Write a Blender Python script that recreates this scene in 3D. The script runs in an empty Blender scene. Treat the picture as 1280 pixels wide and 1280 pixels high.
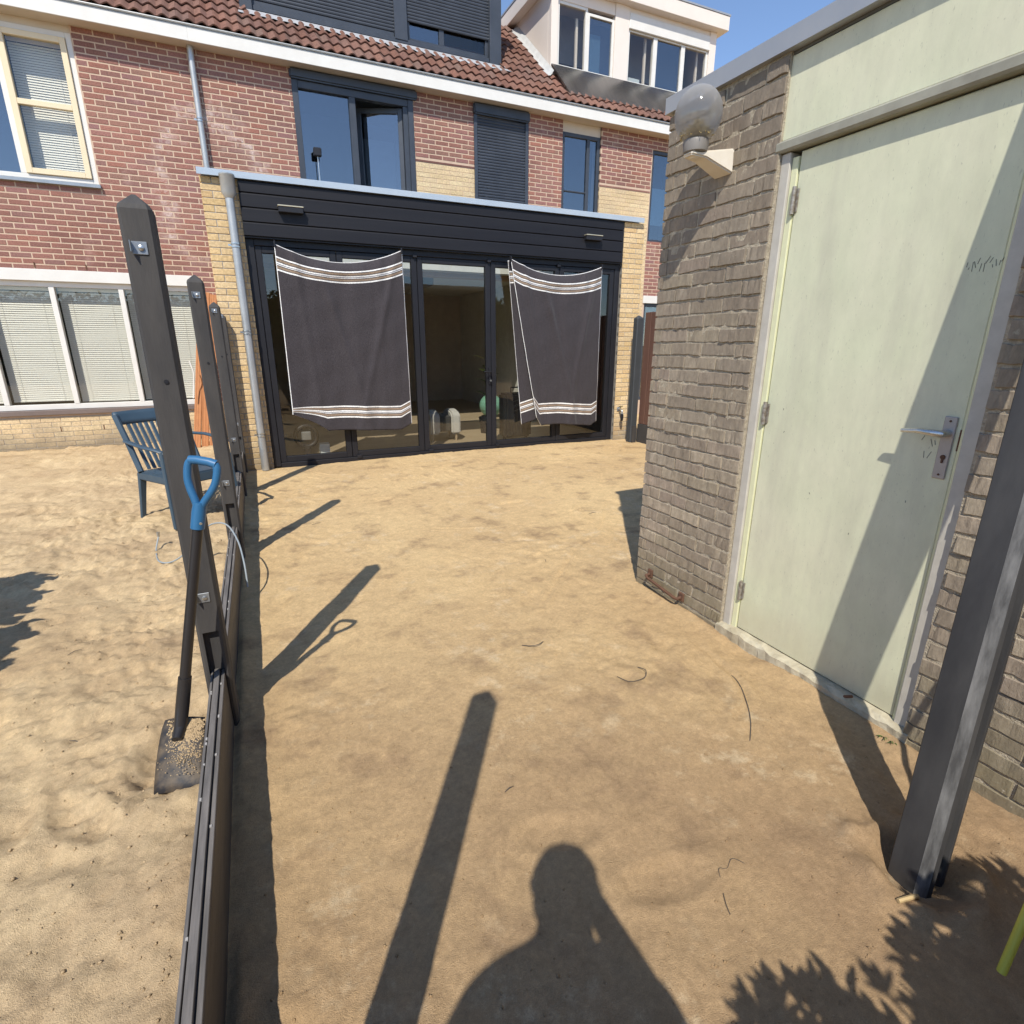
import bpy, bmesh, math, random
import numpy as np
from mathutils import Vector, Matrix
R = math.radians
random.seed(7); rng = np.random.default_rng(7)
sc = bpy.context.scene
C = sc.collection

# ------------------------------------------------------------------ camera, world, sun, exposure
CAM_H = 1.44
PITCH, YAW, ROLL = R(17.15), R(24.97), R(0.07)
fw = Vector((math.sin(YAW)*math.cos(PITCH), math.cos(YAW)*math.cos(PITCH), -math.sin(PITCH)))
rt = Vector((math.cos(YAW), -math.sin(YAW), 0)); up = rt.cross(fw)
r2 = rt*math.cos(ROLL)+up*math.sin(ROLL); u2 = up*math.cos(ROLL)-rt*math.sin(ROLL)
cd = bpy.data.cameras.new('camera'); cam = bpy.data.objects.new('camera', cd); C.objects.link(cam)
m = Matrix((r2, u2, -fw)).transposed().to_4x4(); m.translation = (0, 0, CAM_H); cam.matrix_world = m
cd.sensor_width = 36; cd.lens = 684.5/1280*36; cd.clip_start = 0.02; cd.clip_end = 600
sc.camera = cam

SUN_EL, SUN_AZ = R(49.4), R(180+32.5)
w = bpy.data.worlds.new('World'); sc.world = w; w.use_nodes = True
nt = w.node_tree; nt.nodes.clear()
sky = nt.nodes.new('ShaderNodeTexSky'); sky.sky_type = 'NISHITA'; sky.sun_disc = False
sky.sun_elevation = SUN_EL; sky.sun_rotation = SUN_AZ; sky.air_density = 0.75; sky.dust_density = 0.1; sky.ozone_density = 2.0
bg = nt.nodes.new('ShaderNodeBackground'); bg.inputs[1].default_value = 0.15
wo = nt.nodes.new('ShaderNodeOutputWorld'); nt.links.new(sky.outputs[0], bg.inputs[0]); nt.links.new(bg.outputs[0], wo.inputs[0])
sd = bpy.data.lights.new('sun', 'SUN'); sd.energy = 3.5; sd.angle = R(0.53); sd.color = (1, 0.95, 0.85)
so = bpy.data.objects.new('sun', sd); C.objects.link(so)
to_sun = Vector((math.sin(SUN_AZ)*math.cos(SUN_EL), math.cos(SUN_AZ)*math.cos(SUN_EL), math.sin(SUN_EL)))
so.rotation_euler = to_sun.to_track_quat('Z', 'Y').to_euler(); so.location = (-6, -8, 14)
vs = sc.view_settings; vs.view_transform = 'Standard'; vs.look = 'None'; vs.exposure = 0.57; vs.gamma = 1; vs.use_curve_mapping = False
cy = sc.cycles; cy.use_denoising = True; cy.max_bounces = 8; cy.transparent_max_bounces = 16; cy.caustics_reflective = False; cy.caustics_refractive = False

# ------------------------------------------------------------------ helpers: materials
def nodes(name):
    m = bpy.data.materials.new(name); m.use_nodes = True
    t = m.node_tree; t.nodes.clear()
    o = t.nodes.new('ShaderNodeOutputMaterial'); p = t.nodes.new('ShaderNodeBsdfPrincipled')
    t.links.new(p.outputs[0], o.inputs[0]); return m, t, p, o
def N(t, kind, **kw):
    n = t.nodes.new('ShaderNode'+kind)
    for k, v in kw.items(): setattr(n, k, v)
    return n
def link(t, a, b): t.links.new(a, b)
def math_(t, op, a, b=None, clamp=False):
    n = N(t, 'Math', operation=op, use_clamp=clamp)
    for i, v in enumerate((a, b)):
        if v is None: continue
        if isinstance(v, (int, float)): n.inputs[i].default_value = v
        else: link(t, v, n.inputs[i])
    return n.outputs[0]
def ramp(t, fac, stops, const=False):
    n = N(t, 'ValToRGB'); e = n.color_ramp.elements
    n.color_ramp.interpolation = 'CONSTANT' if const else 'LINEAR'
    while len(e) < len(stops): e.new(0.5)
    for i, (p, c) in enumerate(stops):
        e[i].position = p; e[i].color = (*c, 1) if len(c) == 3 else c
    link(t, fac, n.inputs[0]); return n.outputs[0]
def g1(v): return (v, v, v)
def mixc(t, f, a, b, mode='MIX'):
    n = N(t, 'MixRGB', blend_type=mode)
    for i, v in ((0, f), (1, a), (2, b)):
        if isinstance(v, (int, float)): n.inputs[i].default_value = v
        elif isinstance(v, tuple): n.inputs[i].default_value = (*v, 1)
        else: link(t, v, n.inputs[i])
    return n.outputs[0]
def pos(t): return N(t, 'NewGeometry').outputs['Position']
def objc(t): return N(t, 'TexCoord').outputs['Object']
def stretch(t, vec, s):
    n = N(t, 'Mapping'); n.inputs['Scale'].default_value = s; link(t, vec, n.inputs[0]); return n.outputs[0]
def noise(t, vec, scale, detail=4, rough=.55):
    n = N(t, 'TexNoise'); n.inputs['Scale'].default_value = scale; n.inputs['Detail'].default_value = detail
    n.inputs['Roughness'].default_value = rough; link(t, vec, n.inputs['Vector']); return n.outputs['Fac']
def bump(t, p, h, strength=.4, dist=.01, prev=None):
    n = N(t, 'Bump'); n.inputs['Strength'].default_value = strength; n.inputs['Distance'].default_value = dist
    link(t, h, n.inputs['Height'])
    if prev is not None: link(t, prev, n.inputs['Normal'])
    link(t, n.outputs[0], p.inputs['Normal']); return n.outputs[0]

def simple(name, col, rough=.55, metal=0, col2=None, scale=6, amount=.6, bscale=None, bstr=.2, bdist=.004, st=(1, 1, 1), local=False, spec=.5):
    m, t, p, o = nodes(name)
    v = stretch(t, objc(t) if local else pos(t), st)
    if col2 is None: col2 = tuple(c*.78 for c in col)
    f = noise(t, v, scale, 6, .6)
    f2 = ramp(t, f, [(.35, g1(0)), (.68, g1(1))])
    c = mixc(t, math_(t, 'MULTIPLY', f2, amount), col, col2)
    link(t, c, p.inputs['Base Color'])
    fine = noise(t, v, scale*9, 3)
    link(t, math_(t, 'ADD', math_(t, 'MULTIPLY', fine, .18), rough-.09), p.inputs['Roughness'])
    p.inputs['Metallic'].default_value = metal; p.inputs['Specular IOR Level'].default_value = spec
    if bscale: bump(t, p, noise(t, v, bscale, 4), bstr, bdist)
    return m

def brick_rand(t):
    a = N(t, 'ObjectInfo').outputs['Random']; b = N(t, 'NewGeometry').outputs['Random Per Island']
    return math_(t, 'FRACT', math_(t, 'ADD', math_(t, 'MULTIPLY', a, 7.31), b))

def brick_mat(name, palette, rough=.85, nscale=60, bstr=.5, stain=None, grain=(1, 1, 1), speck=None):
    m, t, p, o = nodes(name)
    rr = brick_rand(t); n = len(palette)
    c = ramp(t, rr, [(i/(n-1), q) for i, q in enumerate(palette)])
    P = pos(t); v = stretch(t, P, grain)
    f = noise(t, v, nscale, 5, .65)
    c = mixc(t, 1.0, c, ramp(t, f, [(.25, g1(.62)), (.75, g1(1.28))]), 'MULTIPLY')
    big = noise(t, P, 1.3, 4)
    c = mixc(t, 1.0, c, ramp(t, big, [(.3, g1(.82)), (.7, g1(1.12))]), 'MULTIPLY')
    if speck:
        s = noise(t, P, 140, 2); c = mixc(t, ramp(t, s, [(.66, g1(0)), (.72, g1(.8))]), c, speck)
    if stain: c = stain(t, P, c)
    link(t, c, p.inputs['Base Color']); p.inputs['Roughness'].default_value = rough; p.inputs['Specular IOR Level'].default_value = .25
    bump(t, p, noise(t, v, nscale*2.2, 5, .7), bstr, .004)
    return m

def efflorescence(t, P, c):
    s = N(t, 'SeparateXYZ'); link(t, P, s.inputs[0])
    wob = math_(t, 'MULTIPLY', math_(t, 'SUBTRACT', noise(t, P, 3.0, 3), .5), .7)
    dx = math_(t, 'MULTIPLY', math_(t, 'SUBTRACT', s.outputs[0], -.12), 1.55)
    dz = math_(t, 'SUBTRACT', s.outputs[2], 3.35)
    r = math_(t, 'SQRT', math_(t, 'ADD', math_(t, 'MULTIPLY', dx, dx), math_(t, 'MULTIPLY', dz, dz)))
    d = math_(t, 'ABSOLUTE', math_(t, 'ADD', math_(t, 'SUBTRACT', r, 1.0), wob))
    ring = ramp(t, d, [(.0, g1(1)), (.24, g1(0))])
    ring = mixc(t, 1.0, ring, ramp(t, noise(t, P, 14, 6, .75), [(.40, g1(0)), (.60, g1(.85))]), 'MULTIPLY')
    gate = ramp(t, math_(t, 'DIVIDE', math_(t, 'SUBTRACT', s.outputs[2], 2.35), 1.2), [(0, g1(0)), (.3, g1(1))])
    ring = mixc(t, 1.0, ring, gate, 'MULTIPLY')
    spots = ramp(t, noise(t, P, 2.1, 6, .7), [(.6, g1(0)), (.75, g1(.45))])
    c = mixc(t, spots, c, (.55, .36, .32))
    ring = mixc(t, 1.0, ring, ramp(t, brick_rand(t), [(.15, g1(.15)), (.6, g1(1))]), 'MULTIPLY')
    return mixc(t, ring, c, (.64, .52, .47))
def house_dirt(t, P, c):
    s = N(t, 'SeparateXYZ'); link(t, P, s.inputs[0])
    low = ramp(t, math_(t, 'ADD', s.outputs[2], math_(t, 'MULTIPLY', noise(t, P, 3, 4), .5)), [(.25, g1(.85)), (.62, g1(0))])
    return mixc(t, low, c, (.20, .165, .12))
def shed_dirt(t, P, c):
    s = N(t, 'SeparateXYZ'); link(t, P, s.inputs[0])
    blot = ramp(t, noise(t, P, 7, 6, .7), [(.42, g1(0)), (.64, g1(.5))]); c = mixc(t, blot, c, (.24, .195, .15))
    up_ = ramp(t, math_(t, 'DIVIDE', math_(t, 'ADD', s.outputs[2], math_(t, 'MULTIPLY', noise(t, P, 3, 5), .9)), 4.0), [(.42, g1(0)), (.72, g1(.55))]); c = mixc(t, up_, c, (.17, .14, .11))
    pale = ramp(t, noise(t, P, 24, 4, .7), [(.63, g1(0)), (.72, g1(.5))]); c = mixc(t, pale, c, (.55, .50, .38))
    low = ramp(t, math_(t, 'ADD', s.outputs[2], math_(t, 'MULTIPLY', noise(t, P, 4, 5), .5)), [(.3, g1(.6)), (.62, g1(0))])
    c = mixc(t, low, c, (.20, .17, .10))
    wsp = ramp(t, noise(t, P, 55, 3), [(.68, g1(0)), (.74, g1(.8))])
    low2 = ramp(t, s.outputs[2], [(.02, g1(1)), (.3, g1(0))])
    return mixc(t, mixc(t, 1.0, wsp, low2, 'MULTIPLY'), c, (.55, .5, .4))

MAT = {}
MAT['red_brick'] = brick_mat('red_brick', [(.235, .115, .095), (.30, .14, .108), (.26, .14, .122), (.33, .145, .108), (.27, .15, .118), (.31, .145, .115), (.275, .142, .132)], stain=efflorescence)
MAT['red_mortar'] = simple('red_mortar', (.57, .42, .31), .9, 0, (.48, .35, .26), 12, .6, 90, .4)
MAT['yellow_brick'] = brick_mat('yellow_brick', [(.62, .44, .22), (.70, .50, .26), (.66, .49, .28), (.74, .55, .31), (.60, .41, .21)], nscale=40, stain=house_dirt)
MAT['yellow_mortar'] = simple('yellow_mortar', (.42, .38, .33), .9, 0, (.3, .28, .25), 12, .6, 90, .4)
MAT['cream_brick'] = brick_mat('cream_brick', [(.60, .46, .27), (.66, .50, .30), (.62, .48, .30), (.68, .54, .33)], nscale=40, stain=house_dirt)
MAT['shed_brick'] = brick_mat('shed_brick', [(.27, .22, .165), (.37, .31, .235), (.31, .25, .19), (.41, .34, .25), (.33, .26, .205), (.36, .30, .215), (.29, .235, .18)], nscale=30, bstr=.8, grain=(1, 1.8, .7), stain=shed_dirt)
MAT['shed_mortar'] = simple('shed_mortar', (.50, .43, .32), .95, 0, (.26, .22, .165), 60, .9, 160, 1.0, .006)
MAT['tile'] = brick_mat('roof_tile', [(.165, .082, .060), (.20, .098, .070), (.215, .115, .085), (.175, .092, .072), (.19, .12, .095)], nscale=25, bstr=.3)
MAT['white_paint'] = simple('white_paint', (.72, .70, .66), .4, 0, (.63, .60, .55), 5, .5)
MAT['cream_paint'] = simple('cream_paint', (.74, .62, .42), .45, 0, (.68, .56, .38), 6, .5)
MAT['beige_panel'] = simple('beige_panel', (.62, .54, .44), .6, 0, (.55, .47, .38), 4, .6)
MAT['dormer_white'] = simple('dormer_white', (.76, .68, .61), .5, 0, (.70, .62, .55), 3, .5)
MAT['dark_frame'] = simple('dark_frame', (.013, .013, .017), .5, 0, (.020, .020, .024), 4, .6, spec=.35)
MAT['grey_frame'] = simple('grey_frame', (.034, .041, .055), .45, 0, (.06, .07, .09), 3, .6)
MAT['cladding'] = simple('black_cladding', (.010, .010, .014), .55, 0, (.015, .015, .019), 3, .7, 30, .15, .002, (.15, 1, 4), spec=.3)
MAT['zinc'] = simple('zinc', (.40, .41, .41), .45, .6, (.50, .50, .49), 7, .8)
MAT['aluminium_trim'] = simple('aluminium_trim', (.46, .53, .61), .4, .3, (.56, .61, .67), 3, .7)
MAT['steel'] = simple('steel', (.60, .60, .58), .3, .9, (.45, .44, .42), 20, .6)
MAT['grey_metal'] = simple('grey_metal', (.34, .36, .38), .4, .6, (.26, .28, .30), 8, .7)
MAT['roof_trim'] = simple('roof_trim', (.44, .44, .44), .45, .5, (.38, .39, .41), 6, .7)

def glass(name, tint=(.86, .9, .9), reflect=1.0, rough=0.0):
    m, t, p, o = nodes(name); t.nodes.remove(p)
    lw = N(t, 'LayerWeight'); lw.inputs[0].default_value = .5
    fr = math_(t, 'ADD', math_(t, 'MULTIPLY', math_(t, 'POWER', lw.outputs['Facing'], 5.0), .95), .045)
    tr = N(t, 'BsdfTransparent'); tr.inputs[0].default_value = (*tint, 1)
    gl = N(t, 'BsdfGlossy'); gl.inputs['Roughness'].default_value = rough
    mx = N(t, 'MixShader'); link(t, math_(t, 'MULTIPLY', fr, 1.0*reflect, True), mx.inputs[0])
    link(t, tr.outputs[0], mx.inputs[1]); link(t, gl.outputs[0], mx.inputs[2]); link(t, mx.outputs[0], o.inputs[0]); return m
MAT['glass'] = glass('window_glass', (.93, .93, .91), 1.25)
MAT['blue_glass'] = glass('coated_glass', (.60, .66, .72), 4.6)
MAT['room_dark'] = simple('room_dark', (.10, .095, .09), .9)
MAT['room_white'] = simple('room_white', (.78, .78, .72), .9)
MAT['blind'] = simple('blind_slat', (.86, .84, .78), .5, 0, (.82, .80, .74), 4, .4)

# green weathered door paint
def door_paint():
    m, t, p, o = nodes('pale_green_paint'); P = pos(t)
    v = stretch(t, P, (1, 1.6, .22))
    a = noise(t, v, 5, 6, .65); b = noise(t, P, 2.2, 4)
    c = mixc(t, ramp(t, b, [(.35, g1(0)), (.7, g1(1))]), (.645, .655, .465), (.68, .66, .49))
    c = mixc(t, ramp(t, a, [(.46, g1(0)), (.72, g1(.5))]), c, (.52, .50, .385)); fog = noise(t, stretch(t, P, (1, 1.2, .6)), 8, 7, .72); c = mixc(t, 1.0, c, ramp(t, fog, [(.3, g1(.90)), (.7, g1(1.05))]), 'MULTIPLY')
    d = noise(t, stretch(t, P, (1, 3, .8)), 22, 5, .75)
    c = mixc(t, ramp(t, d, [(.64, g1(0)), (.74, g1(.6))]), c, (.32, .32, .26))
    gz = N(t, 'SeparateXYZ'); link(t, P, gz.inputs[0]); c = mixc(t, ramp(t, math_(t, 'ADD', gz.outputs[2], math_(t, 'MULTIPLY', noise(t, P, 9, 5), .25)), [(.10, g1(.55)), (.42, g1(0))]), c, (.44, .37, .24))
    e = noise(t, stretch(t, P, (1, 2, .6)), 90, 3, .6)
    c = mixc(t, ramp(t, e, [(.66, g1(0)), (.72, g1(.35))]), c, (.15, .15, .12))
    link(t, c, p.inputs['Base Color']); p.inputs['Roughness'].default_value = .62
    bump(t, p, noise(t, v, 60, 5), .12, .003); return m
MAT['green_door'] = door_paint()
MAT['green_frame'] = simple('pale_frame_paint', (.70, .70, .45), .55, 0, (.62, .60, .40), 14, .7, 60, .3, .002)
MAT['grey_frame_paint'] = simple('grey_frame_paint', (.52, .49, .43), .6, 0, (.42, .39, .34), 18, .7, 60, .3, .002)
MAT['concrete'] = simple('concrete', (.52, .47, .35), .9, 0, (.34, .29, .20), 14, .9, 60, .7, .006)
MAT['post'] = simple('anthracite_post', (.038, .0355, .035), .78, 0, (.066, .060, .055), 6, .9, 90, .3, .002, (2.5, 2.5, .5))
MAT['dusty_post'] = simple('dusty_anthracite_post', (.024, .023, .024), .62, 0, (.060, .057, .055), 8, .8, 90, .25, .002, (1, 1, .25))
MAT['board'] = simple('anthracite_board', (.050, .046, .046), .55, 0, (.095, .088, .082), 14, .9, 90, .3, .002, (3, .4, 3))

# ------------------------------------------------------------------ helpers: geometry and objects
WL = {}   # world location of each object's origin
def fin(o, parent=None, loc=(0, 0, 0)):
    C.objects.link(o); loc = Vector(loc); WL[o.name] = loc
    if parent is not None:
        o.parent = parent; o.location = loc-WL[parent.name]
    else: o.location = loc
    return o
def tag(o, label, cat, group=None):
    o['label'] = label; o['category'] = cat
    if group: o['group'] = group
    return o
def thing(name, label, cat, loc=(0, 0, 0), group=None):
    o = bpy.data.objects.new(name, None); o.empty_display_size = .1
    return tag(fin(o, None, loc), label, cat, group)

class MB:
    def __init__(s): s.v = []; s.f = []
    def add(s, vs, fs, T=None):
        b = len(s.v)
        s.v += [tuple(T @ Vector(q)) if T is not None else tuple(q) for q in vs]
        s.f += [tuple(b+i for i in q) for q in fs]; return s
    def box(s, x0, x1, y0, y1, z0, z1, T=None):
        vs = [(x, y, z) for z in (z0, z1) for y in (y0, y1) for x in (x0, x1)]
        return s.add(vs, [(0, 2, 3, 1), (4, 5, 7, 6), (0, 1, 5, 4), (2, 6, 7, 3), (0, 4, 6, 2), (1, 3, 7, 5)], T)
    def loft(s, rings, cap=True, T=None):
        n = len(rings[0]); vs = [q for r in rings for q in r]; fs = []
        for k in range(len(rings)-1):
            for i in range(n):
                j = (i+1) % n; fs.append((k*n+i, k*n+j, (k+1)*n+j, (k+1)*n+i))
        if cap: fs.append(tuple(range(n))[::-1]); fs.append(tuple((len(rings)-1)*n+i for i in range(n)))
        return s.add(vs, fs, T)
    def prism(s, poly, z0, z1, T=None):   # poly in xy, extruded along z
        return s.loft([[(x, y, z0) for x, y in poly], [(x, y, z1) for x, y in poly]], True, T)
    def tube(s, path, r, seg=10, T=None, closed=False, flat=None):
        P = [Vector(p) for p in path]; n = len(P); rings = []
        rad = r if isinstance(r, (list, tuple)) else [r]*n
        ref = None
        for i in range(n):
            a = P[i-1] if (i > 0 or closed) else P[i]; b = P[(i+1) % n] if (i < n-1 or closed) else P[i]
            d = (b-a).normalized()
            if ref is None: ref = Vector((0, 0, 1)) if abs(d.z) < .9 else Vector((1, 0, 0))
            x = (ref-d*ref.dot(d)).normalized(); y = d.cross(x); ref = x
            fx = flat if flat else 1
            rings.append([tuple(P[i]+x*rad[i]*math.cos(2*math.pi*k/seg)*fx+y*rad[i]*math.sin(2*math.pi*k/seg)) for k in range(seg)])
        if closed: rings.append(rings[0]); return s.loft(rings, False, T)
        return s.loft(rings, True, T)
    def lathe(s, prof, seg=24, T=None):   # prof (r,z) about local z
        rings = [[(max(r, 1e-4)*math.cos(2*math.pi*k/seg), max(r, 1e-4)*math.sin(2*math.pi*k/seg), z) for k in range(seg)] for r, z in prof]
        return s.loft(rings, True, T)
    def grid(s, pts, T=None):             # pts[i][j]
        n, m_ = len(pts), len(pts[0])
        return s.add([q for r in pts for q in r], [(i*m_+j, i*m_+j+1, (i+1)*m_+j+1, (i+1)*m_+j) for i in range(n-1) for j in range(m_-1)], T)
    def mesh(s, name, bev=0, smooth=False, seg=1):
        me = bpy.data.meshes.new(name); me.from_pydata(s.v, [], s.f)
        bm = bmesh.new(); bm.from_mesh(me); bmesh.ops.recalc_face_normals(bm, faces=bm.faces)
        if bev:
            es = [e for e in bm.edges if len(e.link_faces) == 2 and e.calc_face_angle(0) > .6]
            bmesh.ops.bevel(bm, geom=es, offset=bev, segments=seg, affect='EDGES', clamp_overlap=True)
        bm.to_mesh(me); bm.free()
        if smooth:
            for p in me.polygons: p.use_smooth = True
            try: me.set_sharp_from_angle(angle=R(40))
            except Exception: pass
        return me
    def build(s, name, mat, parent=None, bev=0, smooth=False, kind=None, seg=1):
        me = s.mesh(name, bev, smooth, seg); me.materials.append(MAT[mat] if isinstance(mat, str) else mat)
        o = bpy.data.objects.new(name, me); fin(o, parent)
        if kind: o['kind'] = kind
        return o
def B(*a, T=None): return MB().box(*a, T=T)
def frame_loft(x0, x1, z0, z1, y0, y1, wd):   # rectangular frame bars in the xz plane
    return MB().box(x0, x0+wd, y0, y1, z0, z1).box(x1-wd, x1, y0, y1, z0, z1).box(x0+wd, x1-wd, y0, y1, z0, z0+wd).box(x0+wd, x1-wd, y0, y1, z1-wd, z1)

def smooth_path(p, n=8):
    P = [Vector(q) for q in p]; out = []
    for i in range(len(P)-1):
        a, b, c_, d_ = P[max(i-1, 0)], P[i], P[i+1], P[min(i+2, len(P)-1)]
        for k in range(n):
            t_ = k/n; out.append(.5*((2*b)+(-a+c_)*t_+(2*a-5*b+4*c_-d_)*t_**2+(-a+3*b-3*c_+d_)*t_**3))
    return out+[P[-1]]

# ------------------------------------------------------------------ ground
def vnoise(x, y, s, seed):
    g = np.random.default_rng(seed).random((256, 256)); x = x*s; y = y*s
    xi = np.floor(x).astype(int); yi = np.floor(y).astype(int); fx = x-xi; fy = y-yi
    fx = fx*fx*fx*(fx*(fx*6-15)+10); fy = fy*fy*fy*(fy*(fy*6-15)+10)
    a = g[xi % 256, yi % 256]; b = g[(xi+1) % 256, yi % 256]; c = g[xi % 256, (yi+1) % 256]; d = g[(xi+1) % 256, (yi+1) % 256]
    return (a*(1-fx)+b*fx)*(1-fy)+(c*(1-fx)+d*fx)*fy-.5
def fbm(x, y, s, seed, o=4, g=.5):
    r = 0; a = 1
    for k in range(o): r = r+a*vnoise(x+13.7*k, y-7.1*k, s*2.03**k, seed+k); a *= g
    return r
def sst(a, b, x): t = np.clip((x-a)/(b-a), 0, 1); return t*t*(3-2*t)
MARKS = [  # faint rake and wheel lines drawn in the sand
    [(3.1, 6.9), (3.6, 5.6), (3.2, 4.6), (2.5, 3.6), (2.0, 3.2), (1.35, 2.5)],
    [(2.6, 4.2), (2.35, 3.2), (2.15, 2.4), (2.05, 1.9)],
    [(4.7, 6.4), (4.2, 6.1), (3.5, 6.3), (3.2, 6.75)],
    [(.5, 6.7), (.8, 6.35), (1.6, 6.2), (2.6, 6.5)],
    [(.45, 6.4), (.9, 6.0), (1.9, 5.9)],
    [(1.2, 4.1), (1.8, 3.9), (2.6, 4.1), (3.2, 4.7)],
    [(1.86, 1.85), (1.82, 1.55), (1.74, 1.38), (1.6, 1.3)]]
def ground_h(X, Y):
    z = .022*fbm(X, Y, .55, 11, 3)+.007*fbm(X, Y, 2.6, 21, 3)
    left = 1-sst(-.32, -.22, X)
    rough = fbm(X, Y, 5.5, 31, 5, .6)
    ridged = np.abs(fbm(X, Y, 3.1, 41, 4, .55))
    z = z+left*(.028*rough+.020*(ridged-.12)+.03)
    near = (1-left)*(1-sst(2.2, 4.2, Y)); z = z+near*.005*fbm(X, Y, 9, 51, 4, .65)
    patch = np.clip(fbm(X, Y, 1.2, 61, 3)*2.2, 0, 1)*(1-left); z = z+patch*.012*fbm(X, Y, 14, 71, 3, .7)
    z = z+(1-left)*.004*fbm(X, Y, 26, 81, 3, .65)*(.4+np.clip(2.5*fbm(X, Y, 1.5, 84, 3), 0, 1.4))+left*.017*fbm(X, Y, 20, 82, 4, .72)*(.45+np.clip(3*fbm(X, Y, 1.7, 83, 3), 0, 1))
    for pl in MARKS:
        d = np.full(X.shape, 9.)
        P = np.array(pl); n = 24; tt = np.linspace(0, len(P)-1, n*(len(P)-1)+1)
        # smooth the polyline
        i = np.minimum(tt.astype(int), len(P)-2); f = (tt-i)[:, None]
        p0 = P[np.maximum(i-1, 0)]; p1 = P[i]; p2 = P[i+1]; p3 = P[np.minimum(i+2, len(P)-1)]
        Q = .5*((2*p1)+(-p0+p2)*f+(2*p0-5*p1+4*p2-p3)*f**2+(-p0+3*p1-3*p2+p3)*f**3)
        box = (X > Q[:, 0].min()-.1) & (X < Q[:, 0].max()+.1) & (Y > Q[:, 1].min()-.1) & (Y < Q[:, 1].max()+.1)
        xx = X[box]; yy = Y[box]; dd = np.full(xx.shape, 9.)
        for q in Q: dd = np.minimum(dd, (xx-q[0])**2+(yy-q[1])**2)
        d[box] = np.sqrt(dd)
        z = z+1.5*(-.007*np.exp(-(d/.014)**2)+.005*np.exp(-((d-.032)/.016)**2))*(.5+vnoise(X, Y, 4, 91))*1.3
    # trodden hollows
    for k in range(46):
        r = np.random.default_rng(500+k).random(5); cx = -3.2+6.2*r[0]; cyy = .3+6*r[1]; a = r[2]*3.14
        dx = (X-cx)*math.cos(a)+(Y-cyy)*math.sin(a); dy = -(X-cx)*math.sin(a)+(Y-cyy)*math.cos(a)
        q = (dx/.13)**2+(dy/.055)**2; amp = (.020 if cx < -.3 else .009)*(0.5+r[3])
        z = z-amp*np.exp(-q**2)+amp*.35*np.exp(-((np.sqrt(q)-1.35)/.3)**2)
    z = z-.055*np.exp(-(((X+.40)/.15)**2+((Y-1.95)/.17)**2)**2)*left
    # sand runs up against the board, shed and post
    z = z+.03*np.exp(-((X+.20)/.05)**2)*(X > -.215)*(Y < 7)*(.4+vnoise(X, Y, 3, 95)*1.2)
    z = z+.03*np.exp(-((X-2.03)/.05)**2)*(Y < 2.6)*(.5+vnoise(X, Y, 3, 96))
    q = np.sqrt(((X-1.57)/1.0)**2+((Y-.60)/1.0)**2); z = z-.05*np.exp(-(q/.10)**4)+.03*np.exp(-((q-.15)/.04)**2)*(.7+1.6*vnoise(X, Y, 14, 97))
    ins = sst(7.10, 7.16, Y)*sst(-.24, -.18, X)*(1-sst(5.25, 5.32, X)); ins = np.maximum(ins, sst(9.5, 9.56, Y)*(X < 9.3))
    ins = np.maximum(ins, sst(2.07, 2.12, X)*(1-sst(5.0, 5.1, X))*(1-sst(2.45, 2.5, Y))*sst(-3.4, -3.3, Y))
    far = np.maximum(np.maximum(sst(6, 12, np.abs(X)), sst(3, 9, -Y)), sst(11, 14, Y))
    return z*(1-ins)*(1-far)-.12*ins
def axis(segs):
    out = []
    for a, b, s in segs: out += list(np.arange(a, b-1e-6, s))
    return np.array(out+[segs[-1][1]])
gx = axis([(-250, -40, 70), (-40, -8, 8), (-8, -3.6, .4), (-3.6, -2, .03), (-2, 2.3, .0145), (2.3, 5.8, .028), (5.8, 12, .6), (12, 40, 7), (40, 250, 70)])
gy = axis([(-250, -40, 70), (-40, -8, 8), (-8, -.6, .4), (-.6, .3, .05), (.3, 3.6, .0135), (3.6, 7.2, .021), (7.2, 9.7, .06), (9.7, 40, 6), (40, 250, 70)])
GX, GY = np.meshgrid(gx, gy, indexing='ij'); GZ = ground_h(GX, GY)
nv = GX.size; ny = len(gy); nx = len(gx)
me = bpy.data.meshes.new('sand_ground')
co = np.stack([GX, GY, GZ], -1).reshape(-1, 3).astype(np.float32)
ii = (np.arange(nx-1)[:, None]*ny+np.arange(ny-1)[None]).ravel()
quads = np.stack([ii, ii+ny, ii+ny+1, ii+1], 1).astype(np.int32)
me.vertices.add(nv); me.vertices.foreach_set('co', co.ravel())
me.loops.add(quads.size); me.loops.foreach_set('vertex_index', quads.ravel())
me.polygons.add(len(quads)); me.polygons.foreach_set('loop_start', np.arange(0, quads.size, 4, dtype=np.int32))
me.update(calc_edges=True); me.validate()
me.polygons.foreach_set('use_smooth', np.ones(len(quads), bool))
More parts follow.
